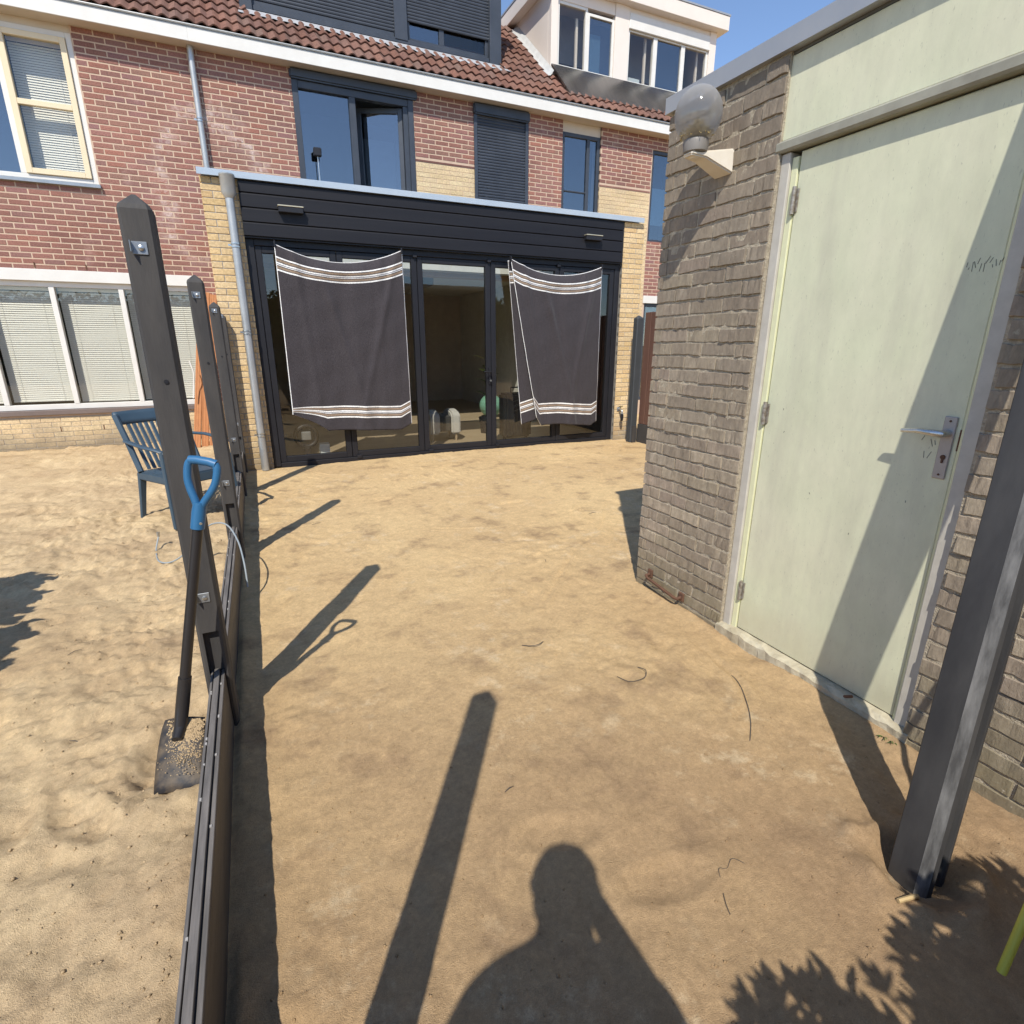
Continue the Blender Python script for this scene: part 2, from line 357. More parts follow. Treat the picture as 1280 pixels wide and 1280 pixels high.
def sand():
    m, t, p, o = nodes('sand'); P = pos(t); s = N(t, 'SeparateXYZ'); link(t, P, s.inputs[0])
    n1 = noise(t, P, .85, 5, .6); n2 = noise(t, P, 3.4, 6, .62); n3 = noise(t, P, 60, 4, .7); n4 = noise(t, P, 260, 2, .6)
    c = mixc(t, ramp(t, n1, [(.36, g1(0)), (.64, g1(1))]), (.655, .47, .248), (.565, .392, .205))
    # damp brown earth, with vignette darkening put into the colour towards the camera
    damp_vignette = ramp(t, math_(t, 'ADD', math_(t, 'MULTIPLY', s.outputs[1], .2), math_(t, 'MULTIPLY', math_(t, 'SUBTRACT', noise(t, P, 1.1, 4), .5), .5)), [(.08, g1(1)), (.62, g1(0))])
    c = mixc(t, math_(t, 'MULTIPLY', damp_vignette, .85), c, (.335, .22, .128))
    dk = ramp(t, n2, [(.54, g1(0)), (.68, g1(.62))]); c = mixc(t, dk, c, (.26, .175, .105))
    lt = mixc(t, 1.0, ramp(t, noise(t, P, 6.5, 8, .74), [(.53, g1(0)), (.64, g1(.62))]), ramp(t, noise(t, P, 1.4, 3), [(.47, g1(0)), (.58, g1(1))]), 'MULTIPLY'); c = mixc(t, lt, c, (.655, .515, .335)); mot = noise(t, P, 16, 6, .72); c = mixc(t, 1.0, c, ramp(t, mot, [(.3, g1(.86)), (.7, g1(1.12))]), 'MULTIPLY')
    lf = ramp(t, s.outputs[0], [(0, g1(1)), (1, g1(0))])
    lm = math_(t, 'LESS_THAN', s.outputs[0], -.24)
    lc = mixc(t, ramp(t, noise(t, P, 1.6, 6, .65), [(.38, g1(0)), (.62, g1(1))]), (.46, .335, .205), (.66, .505, .305))
    lc = mixc(t, ramp(t, noise(t, P, 7, 5, .7), [(.54, g1(0)), (.68, g1(.55))]), lc, (.29, .21, .13))
    c = mixc(t, math_(t, 'MULTIPLY', lm, .72), c, lc)
    c = mixc(t, 1.0, c, ramp(t, n3, [(.28, g1(.84)), (.72, g1(1.13))]), 'MULTIPLY')
    c = mixc(t, ramp(t, n4, [(.67, g1(0)), (.75, g1(.45))]), c, (.17, .12, .08)); gr = noise(t, P, 420, 2, .5); c = mixc(t, 1.0, c, ramp(t, gr, [(.25, g1(.84)), (.75, g1(1.14))]), 'MULTIPLY')
    c = mixc(t, ramp(t, noise(t, P, 95, 4, .7), [(.67, g1(0)), (.73, g1(.5))]), c, (.66, .56, .42)); c = mixc(t, ramp(t, noise(t, stretch(t, P, (1, .55, 1)), 34, 5, .75), [(.64, g1(0)), (.72, g1(.35))]), c, (.27, .18, .105))
    link(t, c, p.inputs['Base Color']); p.inputs['Roughness'].default_value = .95; p.inputs['Specular IOR Level'].default_value = .15
    b1 = bump(t, p, noise(t, P, 55, 5, .7), .4, .010); bump(t, p, noise(t, P, 330, 3, .7), .9, .005, b1); return m
MAT['sand'] = sand(); me.materials.append(MAT['sand'])
ground = bpy.data.objects.new('sand_ground', me); fin(ground); ground['kind'] = 'structure'
def gh(x, y): return float(ground_h(np.array([[x]], float), np.array([[y]], float))[0, 0])

# loose clods of sand, mostly on the rough ground beyond the fence board
def clods():
    v = []; f = []; base = [(1, 0, 0), (-1, 0, 0), (0, 1, 0), (0, -1, 0), (0, 0, 1), (0, 0, -.6)]
    fc = [(0, 2, 4), (2, 1, 4), (1, 3, 4), (3, 0, 4), (2, 0, 5), (1, 2, 5), (3, 1, 5), (0, 3, 5)]
    n = 15000; U = rng.random((n, 6)); xs = np.where(U[:, 0] < .62, -.34-3.4*U[:, 1]**1.3, -.15+2.1*U[:, 1]); ys = .45+6.2*U[:, 2]**1.7
    zs = ground_h(xs[:, None], ys[:, None])[:, 0]
    for i in range(n):
        r = .0018+.0065*U[i, 3]**5 if xs[i] < -.3 else .0012+.0048*U[i, 3]**5
        j = rng.uniform(.65, 1.25, (6, 3)); b = len(v); a = U[i, 4]*6.28; ca, sa = math.cos(a), math.sin(a)
        for k, q in enumerate(base):
            x, y, z = q[0]*j[k, 0]*r, q[1]*j[k, 1]*r*.8, q[2]*j[k, 2]*r*.7
            v.append((xs[i]+x*ca-y*sa, ys[i]+x*sa+y*ca, zs[i]+z+r*.15))
        f += [tuple(b+k for k in q) for q in fc]
    mb = MB(); mb.v = v; mb.f = f; o = mb.build('sand_clods', 'sand', None, kind='stuff')
    for p in o.data.polygons: p.use_smooth = True
    return o
o = clods(); o['label'] = 'loose sand clods scattered over the bare ground'

# ------------------------------------------------------------------ bricks and tiles
def brick_mesh(name, L, Hh, D, bev, jit, mat, seed):
    mb = MB().box(-L/2, L/2, -D/2, D/2, -Hh/2, Hh/2)
    me = bpy.data.meshes.new(name); me.from_pydata(mb.v, [], mb.f)
    bm = bmesh.new(); bm.from_mesh(me); r = random.Random(seed)
    if jit:
        bmesh.ops.subdivide_edges(bm, edges=[e for e in bm.edges if abs(e.verts[0].co.x-e.verts[1].co.x) > L/2], cuts=7)
        ph_ = r.uniform(0, 6)
        for v in bm.verts:
            if v.co.y < 0:
                chip = r.random() < .10
                v.co += Vector((r.uniform(-jit, jit)*.5, r.uniform(-jit, jit)*.45+(.004 if chip else 0), r.uniform(-jit, jit)*.55+.0012*math.sin(v.co.x*25+ph_)-(.0025 if chip else 0)*(1 if v.co.z > 0 else -1)))
    bmesh.ops.recalc_face_normals(bm, faces=bm.faces)
    if bev:
        es = [e for e in bm.edges if e.calc_face_angle(0) > .8 and any(v.co.y < 0 for v in e.verts) and all(v.co.y < D*.3 for v in e.verts)]
        bmesh.ops.bevel(bm, geom=es, offset=bev, segments=1, affect='EDGES', clamp_overlap=True)
    bm.to_mesh(me); bm.free(); me.materials.append(MAT[mat]); return me
def lay(parent, items, variants, name, stuff_name, limit=300, near=None):
    """items: list of (Matrix). Nearest `limit` become objects, the rest one joined part."""
    near = near or Vector((0, 0, CAM_H))
    items = sorted(items, key=lambda q: (q[0].translation-near).length)
    for M, k in items[:limit]:
        o = bpy.data.objects.new(name, variants[k]); C.objects.link(o); o.parent = parent
        M2 = M.copy(); M2.translation = M.translation-WL[parent.name]; o.matrix_basis = M2
    rest = items[limit:]
    if rest:
        arr = []
        for me in variants:
            c = np.zeros(len(me.vertices)*3); me.vertices.foreach_get('co', c); arr.append((c.reshape(-1, 3), [tuple(p.vertices) for p in me.polygons]))
        V = []; F = []; b = 0
        for M, k in rest:
            c, fs = arr[k]; A = np.array(M); V.append(c@A[:3, :3].T+A[:3, 3]); F += [tuple(b+i for i in q) for q in fs]; b += len(c)
        V = np.concatenate(V); me = bpy.data.meshes.new(stuff_name); me.from_pydata(V.tolist(), [], F); me.materials.append(variants[0].materials[0])
        o = bpy.data.objects.new(stuff_name, me); fin(o, parent); o['kind'] = 'stuff'
def courses(u0, u1, z0, z1, ch, mod, jt, holes, zoff=0.0, phase=0.0):
    """stretcher bond; returns (u, z, length) of each brick, cut at holes."""
    out = []; k0 = math.floor((z0-zoff)/ch)
    k = k0
    while zoff+k*ch < z1-1e-6:
        zb = zoff+k*ch; zt = zb+ch-jt; zc0 = max(zb, z0); zc1 = min(zt, z1)
        if zc1-zc0 > ch*.35:
            iv = [(u0, u1)]
            for (a, b, c, d) in holes:
                if c < (zb+zt)/2 < d:
                    nv_ = []
                    for (p, q) in iv:
                        if b <= p or a >= q: nv_.append((p, q)); continue
                        if a > p: nv_.append((p, a))
                        if b < q: nv_.append((b, q))
                    iv = nv_
            for (p, q) in iv:
                off = phase+(mod/2 if k % 2 else 0); n = math.floor((p-off)/mod)
                while off+n*mod < q:
                    a = max(off+n*mod, p+ (jt*.0)); b = min(off+(n+1)*mod-jt, q)
                    if b-a > .02: out.append(((a+b)/2, (zb+zt)/2, b-a))
                    n += 1
        k += 1
    return out
def wall_boxes(u0, u1, z0, z1, holes):
    us = sorted({u0, u1, *[h[i] for h in holes for i in (0, 1) if u0 < h[i] < u1]}); zs = sorted({z0, z1, *[h[i] for h in holes for i in (2, 3) if z0 < h[i] < z1]})
    out = []
    for a, b in zip(us, us[1:]):
        run = None
        for c, d in zip(zs, zs[1:]):
            inside = any(h[0] < (a+b)/2 < h[1] and h[2] < (c+d)/2 < h[3] for h in holes)
            if inside:
                if run: out.append((a, b, *run)); run = None
            else: run = (run[0], d) if run else (c, d)
        if run: out.append((a, b, *run))
    return out

CH = .0667
RB = [brick_mesh('red_brick_mesh', .208, CH-.015, .05, .003, 0, 'red_brick', i) for i in range(1)]
YB = [brick_mesh('yellow_brick_mesh', .212, CH-.008, .05, .003, 0, 'yellow_brick', i) for i in range(1)]
CB = [brick_mesh('cream_brick_mesh', .212, CH-.006, .05, .002, 0, 'cream_brick', i) for i in range(1)]
SB = [brick_mesh('shed_brick_mesh', .206, CH-.010, .06, .0022, .0026, 'shed_brick', i) for i in range(10)]
FY = 9.45
def facade_bricks(parent, rects, holes, variants, y=FY, limit=300, jt=.0145, L=.208, phase=0.0, stuff='brick_field'):
    items = []
    for (a, b, c, d) in rects:
        for (u, z, ln) in courses(a, b, c, d, CH, .22, jt, holes, 0, phase):
            M = Matrix.Translation((u, y+.025+rng.uniform(-.001, .0015), z)) @ Matrix.Diagonal((ln/L, 1, 1, 1)); items.append((M, rng.integers(len(variants))))
    lay(parent, items, variants, 'brick', stuff, limit)

def window_box(parent, x0, x1, z0, z1, depth=1.6, y=FY+.12, mat='room_dark'):
    mb = MB(); y1 = y+depth
    mb.box(x0-.3, x1+.3, y1, y1+.02, z0-.5, z1+.3).box(x0-.32, x0-.3, y+.2, y1, z0-.5, z1+.3).box(x1+.3, x1+.32, y+.2, y1, z0-.5, z1+.3)
    mb.box(x0-.3, x1+.3, y+.2, y1, z0-.52, z0-.5).box(x0-.3, x1+.3, y+.2, y1, z1+.3, z1+.32)
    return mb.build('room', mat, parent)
def pane(parent, x0, x1, z0, z1, y, mat='glass'):
    return B(x0, x1, y, y+.006, z0, z1).build('pane', mat, parent)

# ------------------------------------------------------------------ roof pieces
PIT = R(40); O_Y, O_Z = 9.27, 5.25
TW, TG = .142, .275
def tile_mesh(i):
    n = 8; L = .315; th = .016; top = []; bot = []
    r = random.Random(i)
    rows = []
    for s, lift in ((0, .028), (L, .0)):
        rows.append([(TW*(k/n), s, lift+.034*abs(math.cos(math.pi*(k/n)))**1.6) for k in range(n+1)])
    mb = MB(); vs = []; 
    for rr in rows: vs += rr
    for rr in rows: vs += [(x, y, z-th) for x, y, z in rr]
    m_ = n+1; fs = []
    for k in range(n):
        fs.append((k, k+1, m_+k+1, m_+k)); fs.append((2*m_+k, 3*m_+k, 3*m_+k+1, 2*m_+k+1)); fs.append((k, 2*m_+k, 2*m_+k+1, k+1))
    fs += [(0, m_, 3*m_, 2*m_), (n, 2*m_+n, 3*m_+n, m_+n)]
    mb.add(vs, fs); me = mb.mesh('roof_tile_mesh', 0, True); me.materials.append(MAT['tile']); return me
TM = [tile_mesh(0)]
def roof(parent, x0, x1, skip, rows, limit=300):
    rf = MB(); e = rows*TG+.1
    a = Vector((0, O_Y+.04, O_Z-.02)); b = a+Vector((0, math.cos(PIT)*e, math.sin(PIT)*e)); n_ = Vector((0, -math.sin(PIT), math.cos(PIT)))*-.03
    rf.loft([[(x, *q[1:]) for q in (a, b, b+n_, a+n_)] for x in (x0, x1)])
    r = rf.build('roof', 'tile', parent)
    items = []; Rm = Matrix.Rotation(PIT, 4, 'X')
    for k in range(rows):
        s = k*TG-.03; y = O_Y+math.cos(PIT)*s; z = O_Z+math.sin(PIT)*s
        for i in range(math.ceil(x0/TW), math.ceil(x1/TW)):
            x = i*TW
            if skip(x+TW/2, y, z): continue
            items.append((Matrix.Translation((x, y+rng.uniform(-.004, .004), z+rng.uniform(-.003, .003))) @ Rm @ Matrix.Rotation(rng.uniform(-.012, .012), 4, 'Z'), 0))
    lay(r, items, TM, 'roof_tile', 'roof_tiles_far', limit)
    return r
def gutter(parent, x0, x1):
    B(x0, x1, 9.235, 9.255, 5.055, 5.205).build('fascia_board', 'white_paint', parent, .003)
    mb = MB().tube([(x0, 9.226, 5.225), (x1, 9.226, 5.225)], .012, 8).box(x0, x1, 9.236, 9.30, 5.207, 5.213).box(x0, x1, 9.30, 9.306, 5.20, 5.262)
    mb.build('gutter', 'zinc', parent)
    B(x0, x1, 9.256, FY+.05, 5.062, 5.085).build('soffit', 'beige_panel', parent)

# ------------------------------------------------------------------ neighbour's house (beside the fence)
hl = thing('brick_house', 'red brick house with cream window frames and white venetian blinds beyond the fence', 'house', (-3, FY, 0))
X0L, X1L = -5.2, -.18
upw = (-3.5, -1.45, 3.37, 5.2); low = (-4.2, -.555, .56, 2.34)
holesL = [upw, low]
mb = MB()
for (a, b, c, d) in wall_boxes(X0L, X1L, -.2, 5.3, holesL): mb.box(a, b, FY+.004, FY+.28, c, d)
mb.build('wall', 'red_mortar', hl)
facade_bricks(hl, [(X0L+1.2, X1L, .60, 5.08)], [(upw[0]-.01, upw[1]+.01, upw[2]-.03, upw[3]), (low[0], low[1]+.01, .4, low[3])], RB)
wl = B(X0L, X1L, FY+.001, FY+.0055, -.2, .47).build('plinth', 'yellow_mortar', hl)
facade_bricks(wl, [(X0L+1.4, X1L, -.1, .60)], [(low[0], low[1], .47, 2)], CB, FY-.004, jt=.006, L=.212)
# upper window
wf = frame_loft(upw[0], upw[1], upw[2], 4.985, FY+.02, FY+.11, .06).box(-2.235, -2.175, FY+.021, FY+.109, upw[2]+.06, 4.925).build('window_frame', 'white_paint', hl, .004)
B(upw[0], upw[1], FY+.03, FY+.10, 4.987, 5.08).build('head_panel', 'beige_panel', wf)
B(upw[0]-.02, upw[1]+.02, FY-.05, FY+.10, 3.325, 3.368).build('sill', 'grey_metal', wf, .004)
sash = frame_loft(-2.172, -1.513, 3.433, 4.922, FY-.005, FY+.06, .062).box(-2.11, -1.575, FY-.004, FY+.058, 4.165, 4.225).build('sash', 'cream_paint', hl, .004)
pane(sash, -2.11, -1.575, 4.225, 4.86, FY+.03); pane(sash, -2.11, -1.575, 3.495, 4.165, FY+.03)
pane(wf, -3.44, -2.236, 3.43, 4.92, FY+.05, 'blue_glass')
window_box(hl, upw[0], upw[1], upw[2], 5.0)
# lower window
lf_ = MB().box(-4.2, -.555, FY+.03, FY+.11, .565, .635).box(-4.2, -.555, FY+.03, FY+.11, 2.13, 2.195)
for x in (-4.2, -2.99, -2.235, -1.475, -.615): lf_.box(x, x+.06, FY+.028, FY+.108, .635, 2.13)
lf_ = lf_.build('window_frame', 'white_paint', hl, .004)
B(-4.25, -.50, FY-.025, FY+.10, 2.195, 2.335).build('lintel', 'white_paint', lf_, .004)
B(-4.25, -.52, FY-.045, FY+.10, .50, .562).build('sill', simple('dark_sill', (.17, .13, .115), .6), lf_, .004)
for a, b in ((-4.14, -2.99), (-2.93, -2.235), (-2.175, -1.475), (-1.415, -.615)): pane(lf_, a, b, .635, 2.13, FY+.065)
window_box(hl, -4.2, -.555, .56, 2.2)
MAT['rust'] = simple('rust', (.10, .05, .03), .9, 0, (.17, .08, .045), 30)
for x, z in ((-2.32, 2.35), (-1.78, 2.35), (-1.96, .27), (-2.45, .27)):
    B(x, x+.012, FY-.006, FY+.02, z, z+.065).build('wall_tie_stain', 'rust', hl)
roof(hl, -5.2, X1L, lambda x, y, z: False, 9, 220)
gutter(hl, X0L, X1L)
def blind(x0, x1, z0, z1, y, label, group=None):
    t = thing('venetian_blind', label, 'blind', ((x0+x1)/2, y, z0), group)
    mb = MB(); n = int((z1-z0)/.028)
    for k in range(n):
        z = z0+.02+k*(z1-z0-.04)/n; T = Matrix.Translation((0, y, z)) @ Matrix.Rotation(R(66), 4, 'X')
        mb.box(x0, x1, -.0142, .0142, -.0006, .0006, T)
    mb.build('slats', 'blind', t, kind='stuff')
    B(x0, x1, y-.015, y+.015, z1-.02, z1+.02).build('head_rail', 'blind', t); B(x0, x1, y-.012, y+.012, z0-.004, z0+.012).build('bottom_rail', 'blind', t)
    mb = MB()
    for f in (.18, .82): mb.tube([(x0+(x1-x0)*f, y-.017, z0), (x0+(x1-x0)*f, y-.017, z1)], .0015, 5)
    mb.build('cord', 'blind', t)
blind(-2.12, -1.57, 3.50, 4.88, FY+.17, 'white venetian blind behind the cream upstairs sash window')
for i, (a, b, z) in enumerate(((-4.12, -3.0, .66), (-2.92, -2.24, .67), (-2.17, -1.48, .65), (-1.41, -.62, .65))):
    blind(a, b, z, 2.11, FY+.17, ['white venetian blind in the end bay of the ground floor window', 'white venetian blind two bays from the one behind the shovel post', 'white venetian blind in the bay next to the shovel post', 'white venetian blind partly hidden behind the fence post with the shovel'][i], 'blinds in the ground floor window')
def pipe_with_clips(name, label, x, y, z0, z1, r, clips, collar=None):
    t = thing(name, label, 'downpipe', (x, y, z0))
    MB().tube([(x, y, z0), (x, y, z1)], r, 18).build('pipe', 'zinc', t, smooth=True)
    for z in clips:
        k = MB()
        for dz in (-.016, .016): k.lathe([(r+.001, -.006), (r+.006, -.006), (r+.006, .006), (r+.001, .006)], 18, Matrix.Translation((x, y, z+dz)))
        k.box(x-.01, x+.01, y+r, y+r+.06, z-.012, z+.012).box(x-r-.03, x-r, y-.004, y+.004, z-.01, z+.01)
        k.build('clip', 'steel', t, smooth=True)
    if collar:
        MB().lathe([(r*.9, 0), (r+.002, 0), (collar, .05), (collar, .20), (collar+.004, .205), (collar+.004, .22), (collar-.004, .22), (r*.9, .05)], 24, Matrix.Translation((x, y, z1-.06))).build('hopper', 'zinc', t, smooth=True)
    return t
pipe_with_clips('downpipe', 'slim pale grey downpipe on the red brick wall below the gutter', -.18, FY-.06, 3.12, 5.06, .038, (4.25,))

# ------------------------------------------------------------------ middle house (behind the extension)
hm = thing('brick_house', 'red brick house with dark grey windows and dark dormer above the glass extension', 'house', (2.5, FY, 0))
X1M = 5.2
mw = (1.02, 2.74, 2.9, 5.09); sw = (3.72, 4.69, 2.9, 5.08)
mb = MB()
for (a, b, c, d) in wall_boxes(X1L, X1M, 2.5, 5.3, [mw, sw]): mb.box(a, b, FY+.004, FY+.28, c, d)
mb.build('wall', 'red_mortar', hm)
facade_bricks(hm, [(X1L, 1.02, 2.95, 5.08), (4.69, X1M, 2.95, 5.08), (2.74, 3.72, 4.17, 5.08)], [], RB)
facade_bricks(hm, [(2.74, 3.72, 2.95, 4.14)], [], CB, jt=.008, L=.212, stuff='yellow_brick_field')
B(2.74, 3.72, FY-.004, FY+.006, 4.142, 4.166).build('string_course', simple('brown_band', (.16, .07, .055), .8), hm)
# big window
bw = MB().box(1.02, 1.10, FY-.01, FY+.10, 2.95, 4.93).box(2.66, 2.74, FY-.01, FY+.10, 2.95, 4.93).box(1.10, 2.66, FY, FY+.10, 4.84, 4.93).box(1.79, 1.88, FY+.001, FY+.099, 2.95, 4.84).box(2.585, 2.66, FY+.012, FY+.095, 2.95, 4.84).build('window_frame', 'grey_frame', hm, .004)
B(1.0, 2.80, FY-.055, FY+.05, 4.932, 5.055).build('shutter_box', 'grey_frame', bw, .02, seg=2)
pane(bw, 1.10, 1.79, 2.95, 4.84, FY+.05, 'blue_glass')
hinge = Matrix.Translation((2.58, FY+.06, 0)) @ Matrix.Rotation(R(-24), 4, 'Z')
sh = MB()
for a in ((-.70, -.63, 2.97, 4.83), (-.07, 0, 2.97, 4.83), (-.63, -.07, 4.76, 4.83), (-.63, -.07, 2.97, 3.04)): sh.box(a[0], a[1], 0, .06, a[2], a[3], hinge)
sh = sh.build('open_sash', 'grey_frame', bw, .004); sh['label'] = 'window sash swung inwards'
MB().box(-.63, -.07, .027, .033, 3.04, 4.76, hinge).build('pane', 'blue_glass', sh)
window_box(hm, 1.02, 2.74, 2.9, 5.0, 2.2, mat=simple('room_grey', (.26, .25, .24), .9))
B(1.9, 2.6, FY+.7, FY+.74, 3.0, 4.55).build('curtain', simple('pale_curtain', (.5, .48, .45), .9), hm)
wc = thing('webcam', 'small black webcam on a thin stand at the upstairs window', 'camera', (1.28, FY-.1, 3.12))
MB().tube([(1.28, FY-.07, 3.13), (1.275, FY-.07, 4.02)], .008, 8).build('stand', 'steel', wc); MB().box(1.22, 1.33, FY-.11, FY-.04, 4.0, 4.11).build('camera_head', 'dark_frame', wc, .012); MB().lathe([(.06, 0), (.06, .012), (.01, .03)], 16, Matrix.Translation((1.28, FY-.07, 3.115))).build('foot', 'dark_frame', wc)
# roller shutter window
sf = MB().box(3.72, 3.775, FY-.02, FY+.08, 2.95, 4.9).box(4.635, 4.69, FY-.02, FY+.08, 2.95, 4.9).build('shutter_rails', 'grey_frame', hm, .004)
B(3.71, 4.70, FY-.06, FY+.05, 4.902, 5.055).build('shutter_box', 'grey_frame', sf, .02, seg=2)
def slats(x0, x1, z0, z1, y, parent, pitch=.042, name='shutter_slats'):
    prof = []; n = int((z1-z0)/pitch)
    pts = []
    for k in range(n):
        z = z0+k*(z1-z0)/n; h = (z1-z0)/n
        pts += [(y+.004, z), (y-.004, z+h*.16), (y-.008, z+h*.5), (y-.004, z+h*.86), (y+.004, z+h*.93)]
    rings = [[(x, a, b) for a, b in pts]+[(x, y+.012, z1), (x, y+.012, z0)] for x in (x0, x1)]
    o = MB().loft(rings).build(name, 'grey_frame', parent); return o
slats(3.775, 4.635, 2.95, 4.9, FY+.01, sf)
# dark dormer
DY = 9.95
skipM = lambda x, y, z: (.5 < x < 4.43 and y > DY-.10)
rf = roof(hm, X1L, X1M, skipM, 11)
gutter(hm, X1L, X1M)
dm = MB().box(.5, .66, DY, DY+.16, 5.80, 7.45).box(4.23, 4.43, DY, DY+.16, 5.80, 7.45).box(2.66, 2.86, DY+.02, DY+.16, 5.90, 7.45).box(.66, 4.23, DY+.03, DY+.16, 5.86, 5.925).box(.66, 4.23, DY+.02, DY+.16, 7.2, 7.45).box(.66, 2.66, DY+.06, DY+.15, 5.925, 5.99)
dm.loft([[(x, DY+.162, 5.70), (x, DY+.162, 7.45), (x, DY+2.2, 7.45)] for x in (.51, .54)]).loft([[(x, DY+.162, 5.70), (x, DY+.162, 7.45), (x, DY+2.2, 7.45)] for x in (4.39, 4.42)])
dm = dm.build('dormer', 'grey_frame', hm, .006)
B(.4, 4.53, DY-.1, DY+2.4, 7.452, 7.62).build('dormer_roof', 'grey_frame', dm, .01)
slats(.66, 2.66, 6.0, 7.2, DY+.07, dm); slats(2.86, 4.23, 6.18, 7.2, DY+.07, dm)
ww = frame_loft(2.862, 4.228, 5.927, 6.9, DY+.09, DY+.15, .05).box(3.39, 3.47, DY+.091, DY+.149, 5.977, 6.85).build('dormer_window', 'grey_frame', dm, .003)
pane(ww, 2.912, 3.39, 5.977, 6.85, DY+.12, 'blue_glass'); pane(ww, 3.47, 4.178, 5.977, 6.85, DY+.12, 'glass')
B(.8, 4.2, DY+.5, DY+.55, 5.7, 7.2).build('dormer_inside', 'room_dark', dm)
# lead flashing under the dormer
fl = []
for i in range(60):
    x = .42+i*(4.12/59); wv = .012*math.sin(i*1.7)+.01*rng.uniform(-1, 1)
    fl.append([(x, DY-.02, 5.835), (x, DY-.10+wv, 5.765+wv*.8), (x, DY-.20+wv, 5.705+.012*math.sin(i*3.1))])
MB().grid(fl).build('lead_flashing', simple('lead', (.36, .36, .38), .6, .2, (.5, .5, .5), 20, .8), dm)

# ------------------------------------------------------------------ right-hand house (white dormer)
hr = thing('brick_house', 'red brick house with white dormer and shiny panel on its tiled roof', 'house', (7.2, FY, 0))
X1R = 9.15
nd = (5.35, 6.13, 2.9, 5.09); rw = (7.27, 9.0, 3.30, 4.86); rl = (7.3, 9.0, .3, 2.2)
mb = MB()
for (a, b, c, d) in wall_boxes(X1M, X1R, -.2, 5.3, [nd, rw, rl]): mb.box(a, b, FY+.004, FY+.28, c, d)
mb.build('wall', 'red_mortar', hr)
B(X1R-.25, X1R-.01, FY+.3, FY+9, -.2, 5.3).build('end_wall', 'red_mortar', hr)
facade_bricks(hr, [(X1M, 5.35, 2.95, 5.08), (6.13, 7.26, 4.17, 5.08), (7.26, X1R, 2.2, 3.3), (7.26, X1R, 4.86, 5.08)], [], RB)
facade_bricks(hr, [(6.13, 7.255, 0.0, 4.14)], [], CB, jt=.008, L=.212, stuff='yellow_brick_field')
B(6.13, 7.255, FY-.004, FY+.006, 4.142, 4.166).build('string_course', 'red_brick', hr)
nf = frame_loft(5.35, 6.13, 2.95, 4.9, FY+.03, FY+.11, .06).box(5.86, 5.92, FY+.031, FY+.109, 3.01, 4.84).box(5.41, 5.86, FY+.035, FY+.10, 4.0, 4.02).build('window_frame', 'grey_frame', hr, .004)
B(5.35, 6.13, FY+.04, FY+.10, 4.902, 5.08).build('head_panel', 'beige_panel', nf)
pane(nf, 5.41, 5.86, 3.01, 4.84, FY+.06, 'blue_glass'); pane(nf, 5.92, 6.07, 3.01, 4.84, FY+.06, 'blue_glass')
window_box(hr, 5.35, 6.13, 2.9, 5.0)
ww = frame_loft(7.27, 9.0, 3.30, 4.86, FY+.03, FY+.11, .06).box(8.1, 8.16, FY+.031, FY+.109, 3.36, 4.80).build('window_frame', 'grey_frame', hr, .004)
pane(ww, 7.33, 8.1, 3.36, 4.80, FY+.06, 'blue_glass'); pane(ww, 8.16, 8.94, 3.36, 4.80, FY+.06, 'blue_glass')
B(7.33, 8.94, FY+.075, FY+.085, 3.62, 4.25).build('privacy_sheet', simple('pale_blue_sheet', (.42, .62, .70), .6), ww)
window_box(hr, 7.27, 9.0, 3.3, 4.86)
B(7.26, 9.1, FY-.02, FY+.10, 2.2, 2.34).build('lintel', 'white_paint', hr, .004)
ww = frame_loft(7.3, 9.0, .3, 2.198, FY+.03, FY+.11, .06).build('window_frame', 'grey_frame', hr, .004); pane(ww, 7.36, 8.94, .36, 2.14, FY+.06, 'blue_glass'); window_box(hr, 7.3, 9.0, .3, 2.2)
WY = 10.03
roof(hr, X1M, X1R, lambda x, y, z: (5.4 < x < 9.16 and y > WY-.12), 12)
gutter(hr, X1M, X1R)
d = MB().box(5.40, 5.53, WY, WY+.12, 5.9, 7.2).box(6.70, 7.0, WY, WY+.12, 6.0, 7.2).box(8.90, 9.06, WY, WY+.12, 5.9, 7.2).box(5.53, 8.90, WY+.02, WY+.12, 5.95, 6.06).box(5.53, 6.70, WY+.02, WY+.12, 7.02, 7.2).box(7.0, 8.90, WY+.02, WY+.12, 6.90, 7.2)
for x in (5.402, 9.03): d.loft([[(q, WY+.122, 5.86), (q, WY+.122, 7.2), (q, WY+1.75, 7.2)] for q in (x, x+.025)])
d = d.build('dormer', 'dormer_white', hr, .004)
B(5.25, 9.21, WY-.15, WY+2.1, 7.2, 7.43).build('dormer_fascia', 'dormer_white', d, .006); B(5.24, 9.22, WY-.16, WY+2.1, 7.432, 7.46).build('dormer_roof_edge', 'roof_trim', d)
wn = []
for (a, b, z1) in ((5.53, 6.14, 7.02), (6.14, 6.70, 6.96), (7.0, 7.63, 6.90), (7.63, 8.29, 6.90), (8.29, 8.90, 6.90)):
    f = frame_loft(a, b, 6.06, z1, WY+.03, WY+.10, .045).build('window', 'white_paint', d, .004); pane(f, a+.045, b-.045, 6.105, z1-.045, WY+.06, 'blue_glass' if a in (6.14, 7.63) else 'glass')
B(7.0, 8.9, WY-.012, WY+.018, 6.88, 7.12).build('shutter_box', 'white_paint', d, .01)
B(5.5, 8.9, WY+.75, WY+.8, 5.9, 7.3).build('dormer_inside', simple('room_mauve', (.42, .38, .38), .9), d); B(5.5, 8.9, WY+.14, WY+.75, 5.9, 5.93).build('dormer_floor', 'room_dark', d)
